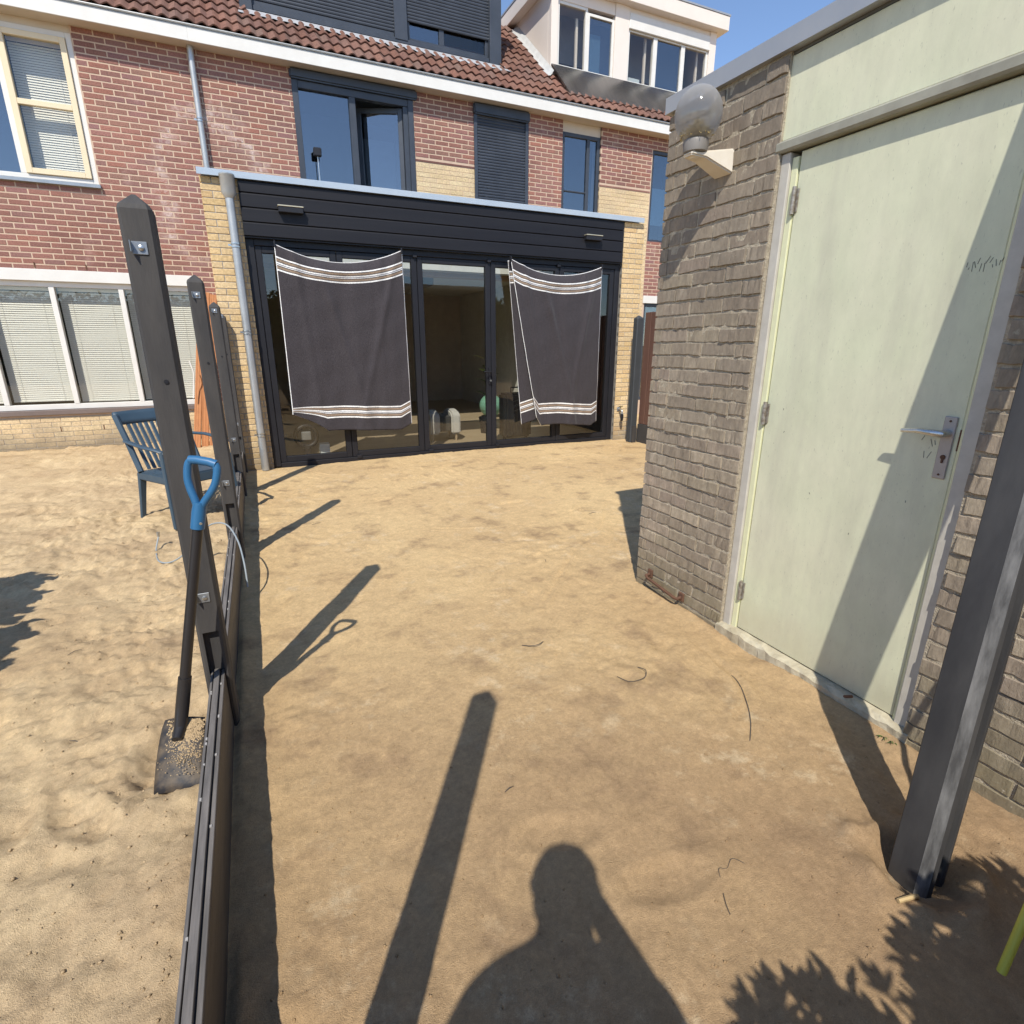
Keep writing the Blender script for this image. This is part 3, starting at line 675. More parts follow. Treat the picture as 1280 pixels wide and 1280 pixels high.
B(6.3, 6.52, WY+.2, WY+.25, 6.1, 6.75).build('window_screen', simple('pale_screen', (.6, .75, .72), .6), d); B(7.15, 7.4, WY+.16, WY+.22, 6.06, 6.22).build('sill_box', simple('pale_box', (.6, .66, .7), .6), d)
for x in (6.0, 7.5, 8.75): B(x-.02, x+.02, WY+.16, WY+.2, 6.06, 6.9).build('blind_edge', 'dormer_white', d)
sp = MB(); pa = [Vector((5.40, WY-.01, 6.045)), Vector((9.06, WY-.01, 6.045)), Vector((9.10, 9.5, 5.455)), Vector((5.49, 9.5, 5.455))]; nn = (pa[1]-pa[0]).cross(pa[3]-pa[0]).normalized()*.03
sp.loft([[tuple(q) for q in pa], [tuple(q-nn) for q in pa]]); sp = sp.build('roof_panel', simple('brushed_panel', (.16, .155, .15), .22, .85, (.24, .23, .22), 2.5, .8, st=(1.5, .2, .2)), hr); sp['label'] = 'shiny sloping metal panel below the dormer'
cf = []
for i in range(30):
    s = i/29; y = 9.9+1.5*s; z = O_Z+(y-O_Y)*math.tan(PIT)+.05; cf.append([(5.40, y, z+.10), (5.34+.01*math.sin(i*2.3), y, z+.02), (5.27+.015*math.sin(i*1.3), y, z)])
MB().grid(cf).build('lead_flashing', simple('white_lead', (.46, .46, .45), .6), hr)

# ------------------------------------------------------------------ glass extension
EY = 7.05
ex = thing('house_extension', 'single storey glass extension with black cladding band and yellow brick piers', 'extension', (2.5, EY, 0))
for a, b in ((-.21, .13), (5.02, 5.36)): B(a, b, EY+.008, EY+2.4, -.15, 3.04).build('side_wall', 'yellow_mortar', ex)
for (a, b) in ((-.22, .13), (5.02, 5.37)):
    pr = B(a+.02, b-.02, EY+.006, EY+.0075, -.1, 3.0).build('brick_pier', 'yellow_mortar', ex)
    facade_bricks(pr, [(a, b, -.12, 3.06)], [], YB, EY, jt=.009, L=.212, phase=a)
# roof and trim
rs_ = MB()
for (a, b, c, d) in wall_boxes(-.2, 5.29, EY+.03, EY+2.4, [(.72, 4.48, 7.67, 9.18)]): rs_.box(a, b, c, d, 3.045, 3.09)
rs_.build('roof_slab', 'roof_trim', ex); B(.7, 4.5, 7.65, 9.2, 3.092, 3.10).build('added_rooflight', 'glass', ex)  # rooflight added and widened to bring daylight into the dim room
tr = MB().loft([[(x, EY-.055, 3.062), (x, EY-.06, 3.118), (x, EY-.035, 3.128), (x, EY+.06, 3.10), (x, EY+.06, 3.092), (x, EY-.045, 3.105), (x, EY-.045, 3.062)] for x in (-.235, 5.31)])
tr.build('roof_trim', 'aluminium_trim', ex)
# cladding boards
zz = [2.53, 2.668, 2.806, 2.944, 3.06]
B(.14, 5.01, EY+.0, EY+.2, 2.54, 3.05).build('cladding_back', 'dark_frame', ex)
for i, (a, b) in enumerate(zip(zz, zz[1:])):
    MB().loft([[(x, EY-.002, a), (x, EY-.028, a+.004), (x, EY-.028, b-.016), (x, EY-.018, b-.004), (x, EY-.002, b-.004)] for x in (.13, 4.985)]).build('cladding_board', 'cladding', ex, .002)
B(.13, 4.985, EY-.002, EY+.05, 2.515, 2.5295).build('drip_edge', 'dark_frame', ex)
GYY = 7.10
fr = MB().box(.13, .215, GYY, GYY+.09, 0, 2.515).box(4.93, 5.015, GYY, GYY+.09, 0, 2.515).box(.215, 4.93, GYY, GYY+.09, 2.45, 2.515).box(.215, 4.93, GYY-.005, GYY+.09, -.03, .045).build('door_frame', 'dark_frame', ex, .004)
mull = [.215, 1.07, 2.02, 3.0, 4.03, 4.93]
for i, (a, b) in enumerate(zip(mull, mull[1:])):
    lf2 = frame_loft(a+.003, b-.003, .047, 2.447, GYY+.012, GYY+.075, .068).build('door_leaf', 'dark_frame', ex, .004)
    pane(lf2, a+.071, b-.071, .115, 2.379, GYY+.04)
    if i == 2:
        hd = MB().box(2.955, 2.985, GYY-.006, GYY+.012, .90, 1.12).tube([(2.97, GYY-.005, 1.07), (2.97, GYY-.05, 1.07), (2.86, GYY-.055, 1.07)], .009, 8).build('handle', 'dark_frame', lf2, smooth=True)
        MB().lathe([(.012, 0), (.012, .02)], 12, Matrix.Translation((2.97, GYY-.02, .95)) @ Matrix.Rotation(R(90), 4, 'X')).build('lock', 'steel', lf2)
    if i in (1, 2, 3):
        B(b-.05, b+.0, GYY-.02, GYY+.012, 2.43, 2.47).build('hinge', 'dark_frame', lf2, .004); B(a+.05, a+.11, GYY-.02, GYY+.012, .03, .07).build('hinge', 'dark_frame', lf2, .004)
# inside of the extension
MAT['floor_wood'] = simple('floor_wood', (.42, .33, .22), .5, 0, (.33, .25, .16), 3, .7, st=(.4, 3, 1))
ro = MB().box(.13, 5.02, GYY+.10, 14, -.02, .02).build('floor', 'floor_wood', ex)
B(.10, .13, GYY+.1, 14, .02, 2.56).build('inner_wall', 'room_white', ex); 
B(5.02, 5.05, GYY+.1, 14, .02, 2.56).build('inner_wall', 'room_white', ex)
B(.13, 5.02, 13.9, 14, .02, 2.56).build('inner_wall', simple('inner_grey', (.60, .52, .44), .9), ex)
cl = MB()
for (a, b, c, d) in wall_boxes(.13, 5.02, GYY+.1, 14, [(.7, 4.5, 7.65, 9.2)]): cl.box(a, b, c, d, 2.56, 2.60)
cl.box(.7, 4.5, 7.63, 7.65, 2.60, 3.04).box(.7, 4.5, 9.2, 9.22, 2.60, 3.04)
cl.build('ceiling', 'room_white', ex)
def wall_lamp(x, label):
    t = thing('wall_light', label, 'wall light', (x, EY-.03, 2.8), 'lights on the black cladding')
    B(x-.125, x+.125, EY-.10, EY-.029, 2.775, 2.83).build('body', 'dark_frame', t, .004)
    B(x-.13, x+.13, EY-.106, EY-.029, 2.831, 2.843).build('top_plate', simple('brass_plate', (.62, .55, .40), .4, .6), t, .002)
wall_lamp(.62, 'slim outdoor wall light on black cladding above the large hanging towel'); wall_lamp(4.47, 'slim outdoor wall light on black cladding above the towel with the folded side')
pipe_with_clips('downpipe', 'zinc downpipe with hopper in front of the yellow brick pier', .035, 6.98, 0, 2.92, .042, (2.42, 1.55, .42), .07)

# towels
def towel_mat(dark):
    m, t, p, o = nodes('dark_blanket'); uv = N(t, 'UVMap'); s = N(t, 'SeparateXYZ'); link(t, uv.outputs[0], s.inputs[0])
    W, BR, GB = (.78, .77, .75), (.27, .20, .145), (.10, .105, .15); D = dark
    st = [(0, (.6, .58, .56)), (.0035, D)]; 
    for b in (.058, .855):
        z = b
        for c, wd in ((W, .0075), (D, .0045), (BR, .009), (D, .0045), (W, .0075), (GB, .0055), (W, .0045), (D, .004), (BR, .009), (D, .0045), (W, .0075)):
            st.append((z, c)); z += wd
        st.append((z, D))
    st.append((.9965, W))
    c = ramp(t, s.outputs[1], st, True)
    e = math_(t, 'MINIMUM', s.outputs[0], math_(t, 'SUBTRACT', 1.0, s.outputs[0]))
    c = mixc(t, math_(t, 'LESS_THAN', e, .0048), c, W)
    P = pos(t); f = noise(t, P, 150, 3, .7); c = mixc(t, 1.0, c, ramp(t, f, [(.3, g1(.5)), (.7, g1(1.55))]), 'MULTIPLY')
    link(t, c, p.inputs['Base Color']); p.inputs['Roughness'].default_value = .95; p.inputs['Sheen Weight'].default_value = .15; p.inputs['Specular IOR Level'].default_value = .1
    bump(t, p, noise(t, P, 400, 2), .3, .002); return m
MAT['towel'] = towel_mat((.050, .044, .048))
def towel(name, label, fn, nu=80, nv_=110, mat='towel', flap=None):
    vs = []; uv = []
    mb = MB()
    def sheet(fn, u0=0, u1=1):
        pts = [[fn(u0+(u1-u0)*i/nu, j/nv_) for j in range(nv_+1)] for i in range(nu+1)]; mb.grid(pts)
        for i in range(nu+1):
            for j in range(nv_+1): uv.append((u0+(u1-u0)*i/nu, j/nv_))
    sheet(fn)
    if flap: sheet(flap[0], flap[1], flap[2])
    me = bpy.data.meshes.new(name); me.from_pydata(mb.v, [], mb.f); ul = me.uv_layers.new()
    for l in me.loops: ul.data[l.index].uv = uv[l.vertex_index]
    for p in me.polygons: p.use_smooth = True
    me.materials.append(MAT[mat]); o = bpy.data.objects.new(name, me); fin(o); s = o.modifiers.new('thickness', 'SOLIDIFY'); s.thickness = .006
    return tag(o, label, 'towel', 'dark striped towels hung on the glass doors')
def folds(u, v, w):
    # drapes radiating from the two pinned top corners, fading downwards
    a = .030*math.exp(-((u-.30-.32*v)/.035)**2)*min(1, v*4)*(1-.6*v); b = .022*math.exp(-((u-.94+.42*v)/.03)**2)*min(1, v*4)*(1-.7*v)
    c = .016*math.exp(-((u-.13-.10*v)/.03)**2)*(1-.5*v)+.014*math.exp(-((u-.80+.06*v)/.04)**2)*(1-.6*v)
    wr = .004*math.sin(u*41+v*9+2*math.sin(v*7))+.003*math.sin(v*37+u*13)
    return 1.5*(a+b+c)+.018*math.sin(u*9+1.3+v*1.2)*(.3+.7*v)+.008*math.sin(u*21+v*3+math.sin(v*4))*(.5+v)+wr*.7
def tw1(u, v):
    sag = .16*(1-(2*abs(u-.48))**2)*(1-v)**1.2
    x = .41+.02*v*(1-u)-.05*v*(u < .5)*(1-2*u)+u*1.40+(.02*v)
    zt = 2.475-sag; zb = .395+.02*math.sin(u*5)
    if u > .9: zb += .07*(u-.9)/.1
    z = zt+(zb-zt)*v+(.24*((.26-u)/.26)**.8*max(0, (v-.84)/.16)**1.2 if u < .26 else 0)
    y = 6.985-folds(u, v, 1.4)*1.0-.035*math.sin(math.pi*u)*(1-v)**2-.012
    y += (.05*math.exp(-v*30)-.035*math.exp(-((v-.06)/.04)**2))*math.sin(math.pi*u)   # top edge rolls back between the pins
    return (x, y, z)
t1 = towel('towel', 'large dark towel with striped bands sagging between two corners above the door', tw1)
def tw2(u, v):
    xl = 3.215+(3.60-3.215)*v**1.05; xr = 4.62+.03*v; x = xl+(xr-xl)*u
    sag = .15*(1-(2*abs(u-.5))**2)*(1-v)**1.3
    zt = 2.475-sag-.02*u; zb = .285+.03*math.sin(u*4+.5)+(.14*((.10-u)/.10) if u < .10 else 0)+(.06*(u-.9)/.1 if u > .9 else 0)
    y = 6.98-folds(u, v, 1.3)-.03*math.sin(math.pi*u)*(1-v)**2-.02-.03*max(0, 1-u*6)*v
    y += (.04*math.exp(-v*30)-.03*math.exp(-((v-.06)/.04)**2))*math.sin(math.pi*u)
    return (x, y, zt+(zb-zt)*v)
def tw2f(u, v):
    s = u/.30; xl = 3.21+(3.42-3.21)*v; xr = 3.26+(3.66-3.26)*v; x = xl+(xr-xl)*s
    zt = 2.46; zb = .33+.07*s
    return (x, 7.02+.01*math.sin(s*3+v*2), zt+(zb-zt)*v)
t2 = towel('towel', 'dark striped towel with one side folded back across the door', tw2, flap=(tw2f, 0.0, .30))
MAT['peg'] = simple('peg', (.75, .72, .66), .5)
for o_, pts in ((t1, ((.415, 6.95, 2.44), (1.80, 6.95, 2.455))), (t2, ((3.22, 6.945, 2.45), (4.61, 6.945, 2.43)))):
    for p_ in pts: B(p_[0]-.008, p_[0]+.008, p_[1]-.006, p_[1]+.05, p_[2]-.01, p_[2]+.05).build('peg', 'dark_frame', o_, .003)

# things standing inside behind the glass
MAT['upholstery'] = simple('pale_upholstery', (.52, .50, .46), .9, 0, (.42, .40, .37), 30, .6, 150, .3)
ac = thing('footstool', 'pale upholstered footstool with arched ends behind the glass door', 'stool', (2.62, 8.05, .02))
def arch(x0, x1, y0, y1, T=None):
    pr = [(y0, .13), (y0, .38)]+[((y0+y1)/2-(y1-y0)/2*math.cos(math.pi*k/10), .38+.10*math.sin(math.pi*k/10)) for k in range(1, 10)]+[(y1, .38), (y1, .13)]
    return MB().loft([[(x, a, b) for a, b in pr] for x in (x0, x1)])
for x in (2.34, 2.66): arch(x, x+.14, 7.85, 8.3).build('end_pad', 'upholstery', ac, .02, seg=2, smooth=True)
B(2.48, 2.66, 7.87, 8.28, .16, .40).build('seat', simple('dark_cushion', (.05, .048, .046), .9), ac, .02)
for x in (2.37, 2.74):
    for y in (7.9, 8.22): MB().lathe([(.016, 0), (.02, .11)], 10, Matrix.Translation((x, y, .02))).build('leg', 'floor_wood', ac)
bl = MB(); rr_ = .225
for k in range(1): bl.lathe([(rr_*math.sin(math.pi*i/36), -rr_*math.cos(math.pi*i/36)+(.006*math.sin(i*2.1))) for i in range(37)], 32, Matrix.Translation((4.30, 10.25, .245)))
tag(bl.build('exercise_ball', simple('mint_rubber', (.20, .42, .32), .45), None, smooth=True), 'mint green exercise ball on the floor inside the extension', 'ball')
sb = thing('suitcase', 'dark ribbed suitcase standing inside beside the folded towel', 'suitcase', (3.62, 7.7, .02))
B(3.4, 3.85, 7.55, 7.8, .06, .72).build('shell', simple('black_shell', (.02, .02, .022), .4), sb, .03, seg=2)
for i in range(5): B(3.45+i*.08, 3.49+i*.08, 7.543, 7.553, .12, .66).build('rib', 'dark_frame', sb, .002)
MB().tube([(3.55, 7.67, .72), (3.55, 7.67, .80), (3.70, 7.67, .80), (3.70, 7.67, .72)], .012, 8).build('handle', 'dark_frame', sb)
for x in (3.44, 3.81): MB().lathe([(.03, -.015), (.03, .015)], 12, Matrix.Translation((x, 7.67, .05)) @ Matrix.Rotation(R(90), 4, 'Y')).build('wheel', 'dark_frame', sb)
tr_ = thing('fan', 'small black ring shaped fan on the floor inside the left door', 'fan', (.56, 7.42, .02))
MB().tube([(.56+.13*math.cos(a), 7.42, .30+.13*math.sin(a)) for a in np.linspace(0, 2*math.pi, 28, endpoint=False)], .028, 10, closed=True).build('ring', 'dark_frame', tr_, smooth=True)
B(.52, .60, 7.39, 7.45, .02, .16).build('stand', 'dark_frame', tr_, .01); B(.50, .62, 7.405, 7.435, .25, .36).build('hub', 'grey_metal', tr_, .01)
bx_ = thing('paper_stack', 'stack of white paper sheets on the floor by the ring shaped fan', 'paper', (.80, 7.4, .02))
for i in range(6): B(.70+.003*(i % 3), .82+.003*(i % 2), 7.33, 7.47, .021+i*.03, .048+i*.03).build('sheet_bundle', simple('paper%d' % i, (.72, .76, .74), .7), bx_)
hp = thing('houseplant', 'green leafed houseplant in a dark pot inside the extension', 'plant', (3.45, 8.4, .02))
MB().lathe([(.10, 0), (.13, .26), (.12, .26), (.09, .03)], 20, Matrix.Translation((3.45, 8.4, .02))).build('pot', 'dark_frame', hp, smooth=True)
MB().tube([(3.45, 8.4, .1), (3.44, 8.41, .6), (3.46, 8.4, 1.3)], [.012, .009, .004], 8).build('stem', simple('stem', (.1, .14, .04), .7), hp)
MAT['leaf'] = simple('leaf', (.07, .13, .025), .45, 0, (.11, .17, .04), 8)
MAT['leaf_light'] = simple('leaf_light', (.35, .42, .06), .45)
def leaf(mb, p, d, L, wd, T=None, droop=.25):
    d = Vector(d).normalized(); s = d.cross(Vector((0, 0, 1))); s = s.normalized() if s.length > .01 else Vector((1, 0, 0)); nrm = s.cross(d)
    c = []; 
    for t_, w_ in ((0, .08), (.25, .8), (.55, 1), (.8, .6), (1, .02)):
        q = Vector(p)+d*L*t_-Vector((0, 0, 1))*droop*L*t_*t_
        c.append([tuple(q-s*wd*w_+nrm*wd*.25*w_), tuple(q), tuple(q+s*wd*w_+nrm*wd*.25*w_)])
    mb.grid(c, T)
for k in range(11):
    mb = MB(); a = k*2.4; z = .55+.07*k; leaf(mb, (3.45, 8.4, z), (math.cos(a), math.sin(a), .6), .26, .05); mb.build('leaf', 'leaf_light' if k % 3 == 0 else 'leaf', hp)
pi_ = thing('cabinet', 'low grey cabinet at the back of the extension', 'cabinet', (1.5, 11, .02))
B(.9, 2.3, 10.8, 11.3, .10, .80).build('carcass', simple('grey_board', (.20, .19, .18), .6), pi_, .005); B(.88, 2.32, 10.78, 11.32, .802, .84).build('top', 'room_white', pi_, .004)
for x in (.98, 2.18): B(x, x+.05, 10.9, 11.2, .02, .10).build('leg', 'dark_frame', pi_)
for a, b in ((.92, 1.595), (1.605, 2.28)): B(a, b, 10.785, 10.799, .12, .78).build('door', simple('cab_door', (.24, .23, .22), .5), pi_, .003)

# outside tap on the right-hand pier
tp = thing('outdoor_tap', 'small brass outdoor tap on the yellow brick pier', 'tap', (5.08, EY, .45))
MB().tube([(5.09, EY, .47), (5.09, EY-.07, .47), (5.09, EY-.10, .45), (5.09, EY-.10, .40)], .013, 10).build('spout', 'steel', tp, smooth=True); B(5.06, 5.12, EY-.012, EY+.0, .44, .50).build('wall_plate', 'grey_metal', tp, .004)
MB().tube([(5.055, EY-.06, .515), (5.125, EY-.06, .515)], .007, 8).tube([(5.09, EY-.06, .48), (5.09, EY-.06, .515)], .007, 8).build('lever', simple('brass', (.5, .38, .15), .35, .8), tp)
MB().tube([(5.09, EY-.10, .405), (5.09, EY-.10, .36), (5.095, EY-.095, .30)], [.022, .026, .018], 10).build('hose_connector', 'dark_frame', tp, smooth=True)

# ------------------------------------------------------------------ shed
SX = 2.045
sh = thing('brick_shed', 'grey brick shed with flat roof and weathered pale green door', 'shed', (SX, 1.4, 0))
DL, DR = 1.85, .935     # door opening along y
ztop = 2.53
core = MB()
core.box(SX+.006, SX+.22, DL, 2.532, -.2, ztop).box(SX+.006, SX+.22, -3.3, DR, -.2, ztop)
core.box(SX+.22, 5.0, 2.32, 2.532, -.2, ztop).box(4.8, 5.0, -3.3, 2.32, -.2, ztop).box(SX+.22, 4.8, -3.3, -3.1, -.2, ztop)
core.build('wall', 'shed_mortar', sh)
B(SX-.0, 5.02, -3.32, 2.548, ztop+.012, ztop+.05).build('roof', 'roof_trim', sh)
fa = MB().box(SX-.022, SX-.014, -3.35, 2.555, 2.518, 2.588).box(SX-.014, SX+.05, -3.35, 2.555, 2.581, 2.588).box(SX-.014, 5.03, 2.547, 2.555, 2.518, 2.588).box(SX-.014, SX+.03, -3.35, 2.547, 2.518, 2.522)
fa.build('roof_edging', 'roof_trim', sh)
items = []
def shed_bricks(y0, y1, z0, z1, phase):
    for (u, z, ln) in courses(y0, y1, z0, z1, CH, .218, .010, [], -.02, phase):
        M = Matrix.Translation((SX+.03+rng.uniform(-.004, .004), u, z+rng.uniform(-.0025, .0025))) @ Matrix.Rotation(R(-90), 4, 'Z') @ Matrix.Rotation(rng.uniform(-.012, .012), 4, 'Y') @ Matrix.Rotation(R(-1.7)+rng.uniform(-.02, .02), 4, 'X') @ Matrix.Diagonal((ln/.206, 1, 1, 1))
        items.append((M, int(rng.integers(10))))
shed_bricks(DL+.003, 2.54, -.09, 2.51, DL+.003); shed_bricks(-1.2, DR-.002, -.09, 2.51, DR-.002-.218*10)
lay(sh, items, SB, 'brick', 'bricks_far', 300, Vector((1.2, 1.6, 1.0)))
# corner return bricks of the end wall
items = []
for (u, z, ln) in courses(SX, 4.9, -.09, 2.51, CH, .218, .010, [], -.02, SX):
    items.append((Matrix.Translation((u, 2.54+.0-.028, z)) @ Matrix.Rotation(R(180), 4, 'Z') @ Matrix.Diagonal((ln/.206, 1, 1, 1)), int(rng.integers(10))))
lay(sh, items, SB, 'brick', 'end_wall_bricks', 0)
# frame, panel, door
FX = SX+.022
frm = MB().box(FX, FX+.08, DL-.045, DL-.001, .0, 2.17).box(FX, FX+.08, DR+.001, DR+.05, .0, 2.17)
frm.build('door_frame', 'grey_frame_paint', sh, .003)
B(FX+.012, FX+.09, DL-.075, DL-.046, .05, 2.15).build('frame_rebate', 'green_frame', sh, .002)
B(FX+.012, FX+.09, DR+.051, DR+.062, .05, 2.15).build('frame_rebate', 'green_frame', sh, .002)
B(FX-.022, FX+.08, DR-.05, DL+.022, 2.172, 2.214).build('header_rail', simple('dirty_rail', (.33, .32, .26), .7, 0, (.22, .21, .17), 9, .8), sh, .008)
B(FX-.005, FX+.03, DR-.6, DL+.015, 2.216, 2.505).build('fascia_panel', 'green_door', sh, .003)
B(FX-.012, FX+.03, DL+.0165, DL+.032, 2.19, 2.52).build('panel_edge_strip', 'green_frame', sh, .002)
B(FX-.004, FX+.03, DR-.6, DL+.03, 2.507, 2.53).build('torn_felt', simple('grey_felt', (.12, .12, .11), .9), sh)
dr = B(FX+.018, FX+.058, DR+.064, DL-.078, .065, 2.166).build('door', 'green_door', sh, .004)
dx = FX+.018
hp_ = B(dx-.006, dx-.0005, 1.015, 1.055, 1.0, 1.21).build('handle_plate', simple('pink_grey_metal', (.44, .40, .38), .45, .4, (.36, .33, .31), 20), dr, .004)
MB().tube([(dx-.004, 1.035, 1.155), (dx-.05, 1.035, 1.155), (dx-.058, 1.05, 1.157), (dx-.055, 1.10, 1.158), (dx-.052, 1.155, 1.152)], [.012, .012, .011, .009, .007], 10).build('lever', 'steel', hp_, smooth=True)
MB().lathe([(.008, 0), (.008, .003)], 10, Matrix.Translation((dx-.006, 1.033, 1.075)) @ Matrix.Rotation(R(-90), 4, 'Y')).box(dx-.0095, dx-.006, 1.03, 1.036, 1.055, 1.075).build('keyhole', 'rust', hp_)
for z in (1.195, 1.015): MB().lathe([(.004, 0), (.003, .003)], 8, Matrix.Translation((dx-.006, 1.035, z)) @ Matrix.Rotation(R(-90), 4, 'Y')).build('screw', 'rust', hp_)
B(dx-.002, dx+.01, DR+.0625, DR+.068, 1.10, 1.17).build('latch_slot', 'rust', dr)
for z in (1.99, 1.14, .27):
    MB().tube([(dx-.012, DL-.079, z-.05), (dx-.012, DL-.079, z+.05)], .0085, 10).box(dx-.006, dx-.0005, DL-.095, DL-.064, z-.042, z+.042).build('hinge', simple('old_hinge', (.42, .40, .36), .5, .5, (.16, .11, .07), 60, .9), dr, smooth=True)
# scratched words and chipped paint on the door
MAT['chip'] = simple('bare_chip', (.20, .20, .16), .9)
mb = MB(); r_ = random.Random(3)
for k in range(16):
    y = 1.095-.008*k+r_.uniform(-.002, .002); z = 1.675+r_.uniform(-.012, .012); h = r_.uniform(.006, .028)
    T = Matrix.Translation((dx-.0009, y, z)) @ Matrix.Rotation(r_.uniform(-.5, .5), 4, 'X'); mb.box(0, .0012, -.0009, .0009, -h/2, h/2, T)
for k in range(5):
    y = 1.085+r_.uniform(-.02, .03); z = 1.10+r_.uniform(-.03, .03); h = r_.uniform(.006, .03)
    T = Matrix.Translation((dx-.0009, y, z)) @ Matrix.Rotation(r_.uniform(-.4, .4), 4, 'X'); mb.box(0, .0015, -.001, .001, -h/2, h/2, T)
for k in range(5):
    T = Matrix.Translation((dx-.0009, r_.uniform(1.1, 1.75), r_.uniform(.6, 2.1))) @ Matrix.Rotation(r_.uniform(-.5, .5), 4, 'X'); mb.box(0, .0015, -.0012, .0012, -.004, .004, T)
mb.build('paint_scratches', 'chip', dr, kind='stuff')
# concrete sill
st_ = []; 
for i in range(26):
    s = i/25; y = DR-.02+(DL+.03-DR)*s; j = lambda a: r_.uniform(-a, a)
    st_.append([(SX-.012+j(.006), y, -.1), (SX-.012+j(.006), y, .052+j(.007)), (SX+.01+j(.004), y, .062+j(.003)), (SX+.2, y, .062), (SX+.2, y, -.1)])
MB().loft(st_).build('sill', 'concrete', sh)
MB().tube([(SX-.01, 1.16, .066), (SX-.014, 1.15, .073), (SX-.01, 1.13, .085)], .006, 6).build('sill_nail', 'rust', sh)
# rusty iron bracket low on the wall
ib = thing('iron_bracket', 'rusty iron handle bracket low on the grey brick shed wall', 'bracket', (SX, 2.25, .07))
MB().tube([(SX+.01, 2.41, .115), (SX-.035, 2.41, .105), (SX-.04, 2.39, .10), (SX-.04, 2.15, .075), (SX-.035, 2.135, .072), (SX+.01, 2.135, .08)], .009, 8).build('bar', 'rust', ib, smooth=True)
for y, z in ((2.41, .115), (2.135, .08)): B(SX-.008, SX+.004, y-.02, y+.02, z-.025, z+.025).build('mount', 'rust', ib, .003)

# globe lamp
LX, LY, LZ = 1.875, 2.145, 2.372
gl = thing('globe_lamp', 'clear globe wall lamp with straw nest inside on the shed wall', 'lamp', (SX, LY, 2.2))
def globe_mat():
    m, t, p, o = nodes('hazy_globe'); t.nodes.remove(p)
    tr = N(t, 'BsdfTransparent'); tr.inputs[0].default_value = (.72, .72, .72, 1); df = N(t, 'BsdfTranslucent'); df.inputs[0].default_value = (.82, .81, .79, 1); dd_ = N(t, 'BsdfDiffuse'); dd_.inputs[0].default_value = (.62, .61, .60, 1)
    g = N(t, 'BsdfGlossy'); g.inputs['Roughness'].default_value = .08
    lw = N(t, 'LayerWeight'); lw.inputs[0].default_value = .35
    a = N(t, 'MixShader'); a.inputs[0].default_value = .5; link(t, df.outputs[0], a.inputs[1]); link(t, dd_.outputs[0], a.inputs[2])
    b = N(t, 'MixShader'); link(t, math_(t, 'ADD', math_(t, 'MULTIPLY', lw.outputs['Facing'], .50), .27, True), b.inputs[0]); link(t, tr.outputs[0], b.inputs[1]); link(t, a.outputs[0], b.inputs[2])
    c = N(t, 'MixShader'); link(t, math_(t, 'ADD', math_(t, 'MULTIPLY', lw.outputs['Fresnel'], .4), .035, True), c.inputs[0]); link(t, b.outputs[0], c.inputs[1]); link(t, g.outputs[0], c.inputs[2]); link(t, c.outputs[0], o.inputs[0]); return m
prof = [(.098*math.sin(a), -.108*math.cos(a)) for a in np.linspace(.48, math.pi-.02, 26)]
MB().lathe(prof, 40, Matrix.Translation((LX, LY, LZ))).build('globe', globe_mat(), gl, smooth=True)
MAT['lamp_plastic'] = simple('aged_plastic', (.76, .70, .60), .5, 0, (.66, .58, .47), 14, .6)
MB().lathe([(.035, -.05), (.05, -.045), (.055, -.012), (.052, 0), (.046, 0), (.04, -.03)], 28, Matrix.Translation((LX, LY, LZ-.095))).build('collar', simple('lamp_collar', (.22, .20, .18), .5), gl, smooth=True)
MB().lathe([(.02, -.03), (.03, -.02), (.03, 0), (.01, .012)], 20, Matrix.Translation((LX, LY, LZ-.135))).build('cap', 'lamp_plastic', gl, smooth=True)
br = [[(SX+.006, LY-.055, LZ-.215), (SX+.006, LY+.055, LZ-.215), (SX+.006, LY+.055, LZ-.115), (SX+.006, LY-.055, LZ-.115)], [(LX+.03, LY-.04, LZ-.165), (LX+.03, LY+.04, LZ-.165), (LX+.03, LY+.04, LZ-.138), (LX+.03, LY-.04, LZ-.138)], [(LX-.045, LY-.03, LZ-.158), (LX-.045, LY+.03, LZ-.158), (LX-.045, LY+.03, LZ-.146), (LX-.045, LY-.03, LZ-.146)]]
MB().loft(br).build('bracket', 'lamp_plastic', gl, .006, seg=2)
nst = MB()
for k in range(420):
    a = r_.uniform(0, 6.28); rd = r_.uniform(.0, .066); q = Vector((LX+rd*math.cos(a), LY+rd*math.sin(a), LZ-.085+r_.uniform(0, .075)*(1-rd/.078)))
    dv = Vector((r_.uniform(-1, 1), r_.uniform(-1, 1), r_.uniform(-.4, .5))).normalized()*r_.uniform(.01, .02); nst.tube([q-dv, q, q+dv+Vector((0, 0, .003))], .0012, 4)
nst.build('straw_nest', simple('straw', (.56, .44, .20), .85, 0, (.42, .32, .14), 60), gl)

# ------------------------------------------------------------------ fence posts and boards
def post_mesh(mb, hw, hd, h, slot_z, T):
    c = .009
    def full(z): return [(-hw+c, -hd, z), (hw-c, -hd, z), (hw, -hd+c, z), (hw, hd-c, z), (hw-c, hd, z), (-hw+c, hd, z), (-hw, hd-c, z), (-hw, -hd+c, z)]
    if slot_z > 0:
        s = .026; dp = .028
        poly = [(-hw+c, -hd), (-s, -hd), (-s, -hd+dp), (s, -hd+dp), (s, -hd), (hw-c, -hd), (hw, -hd+c), (hw, hd-c), (hw-c, hd), (s, hd), (s, hd-dp), (-s, hd-dp), (-s, hd), (-hw+c, hd), (-hw, hd-c), (-hw, -hd+c)]
        mb.prism(poly, -.4, slot_z, T)
    ap = .045
    rings = [full(slot_z), full(h-ap), [(x*.90, y*.90, h-ap*.72) for x, y, z in full(0)], [(x*.12, y*.12, h) for x, y, z in full(0)]]
    mb.loft(rings, True, T); return mb
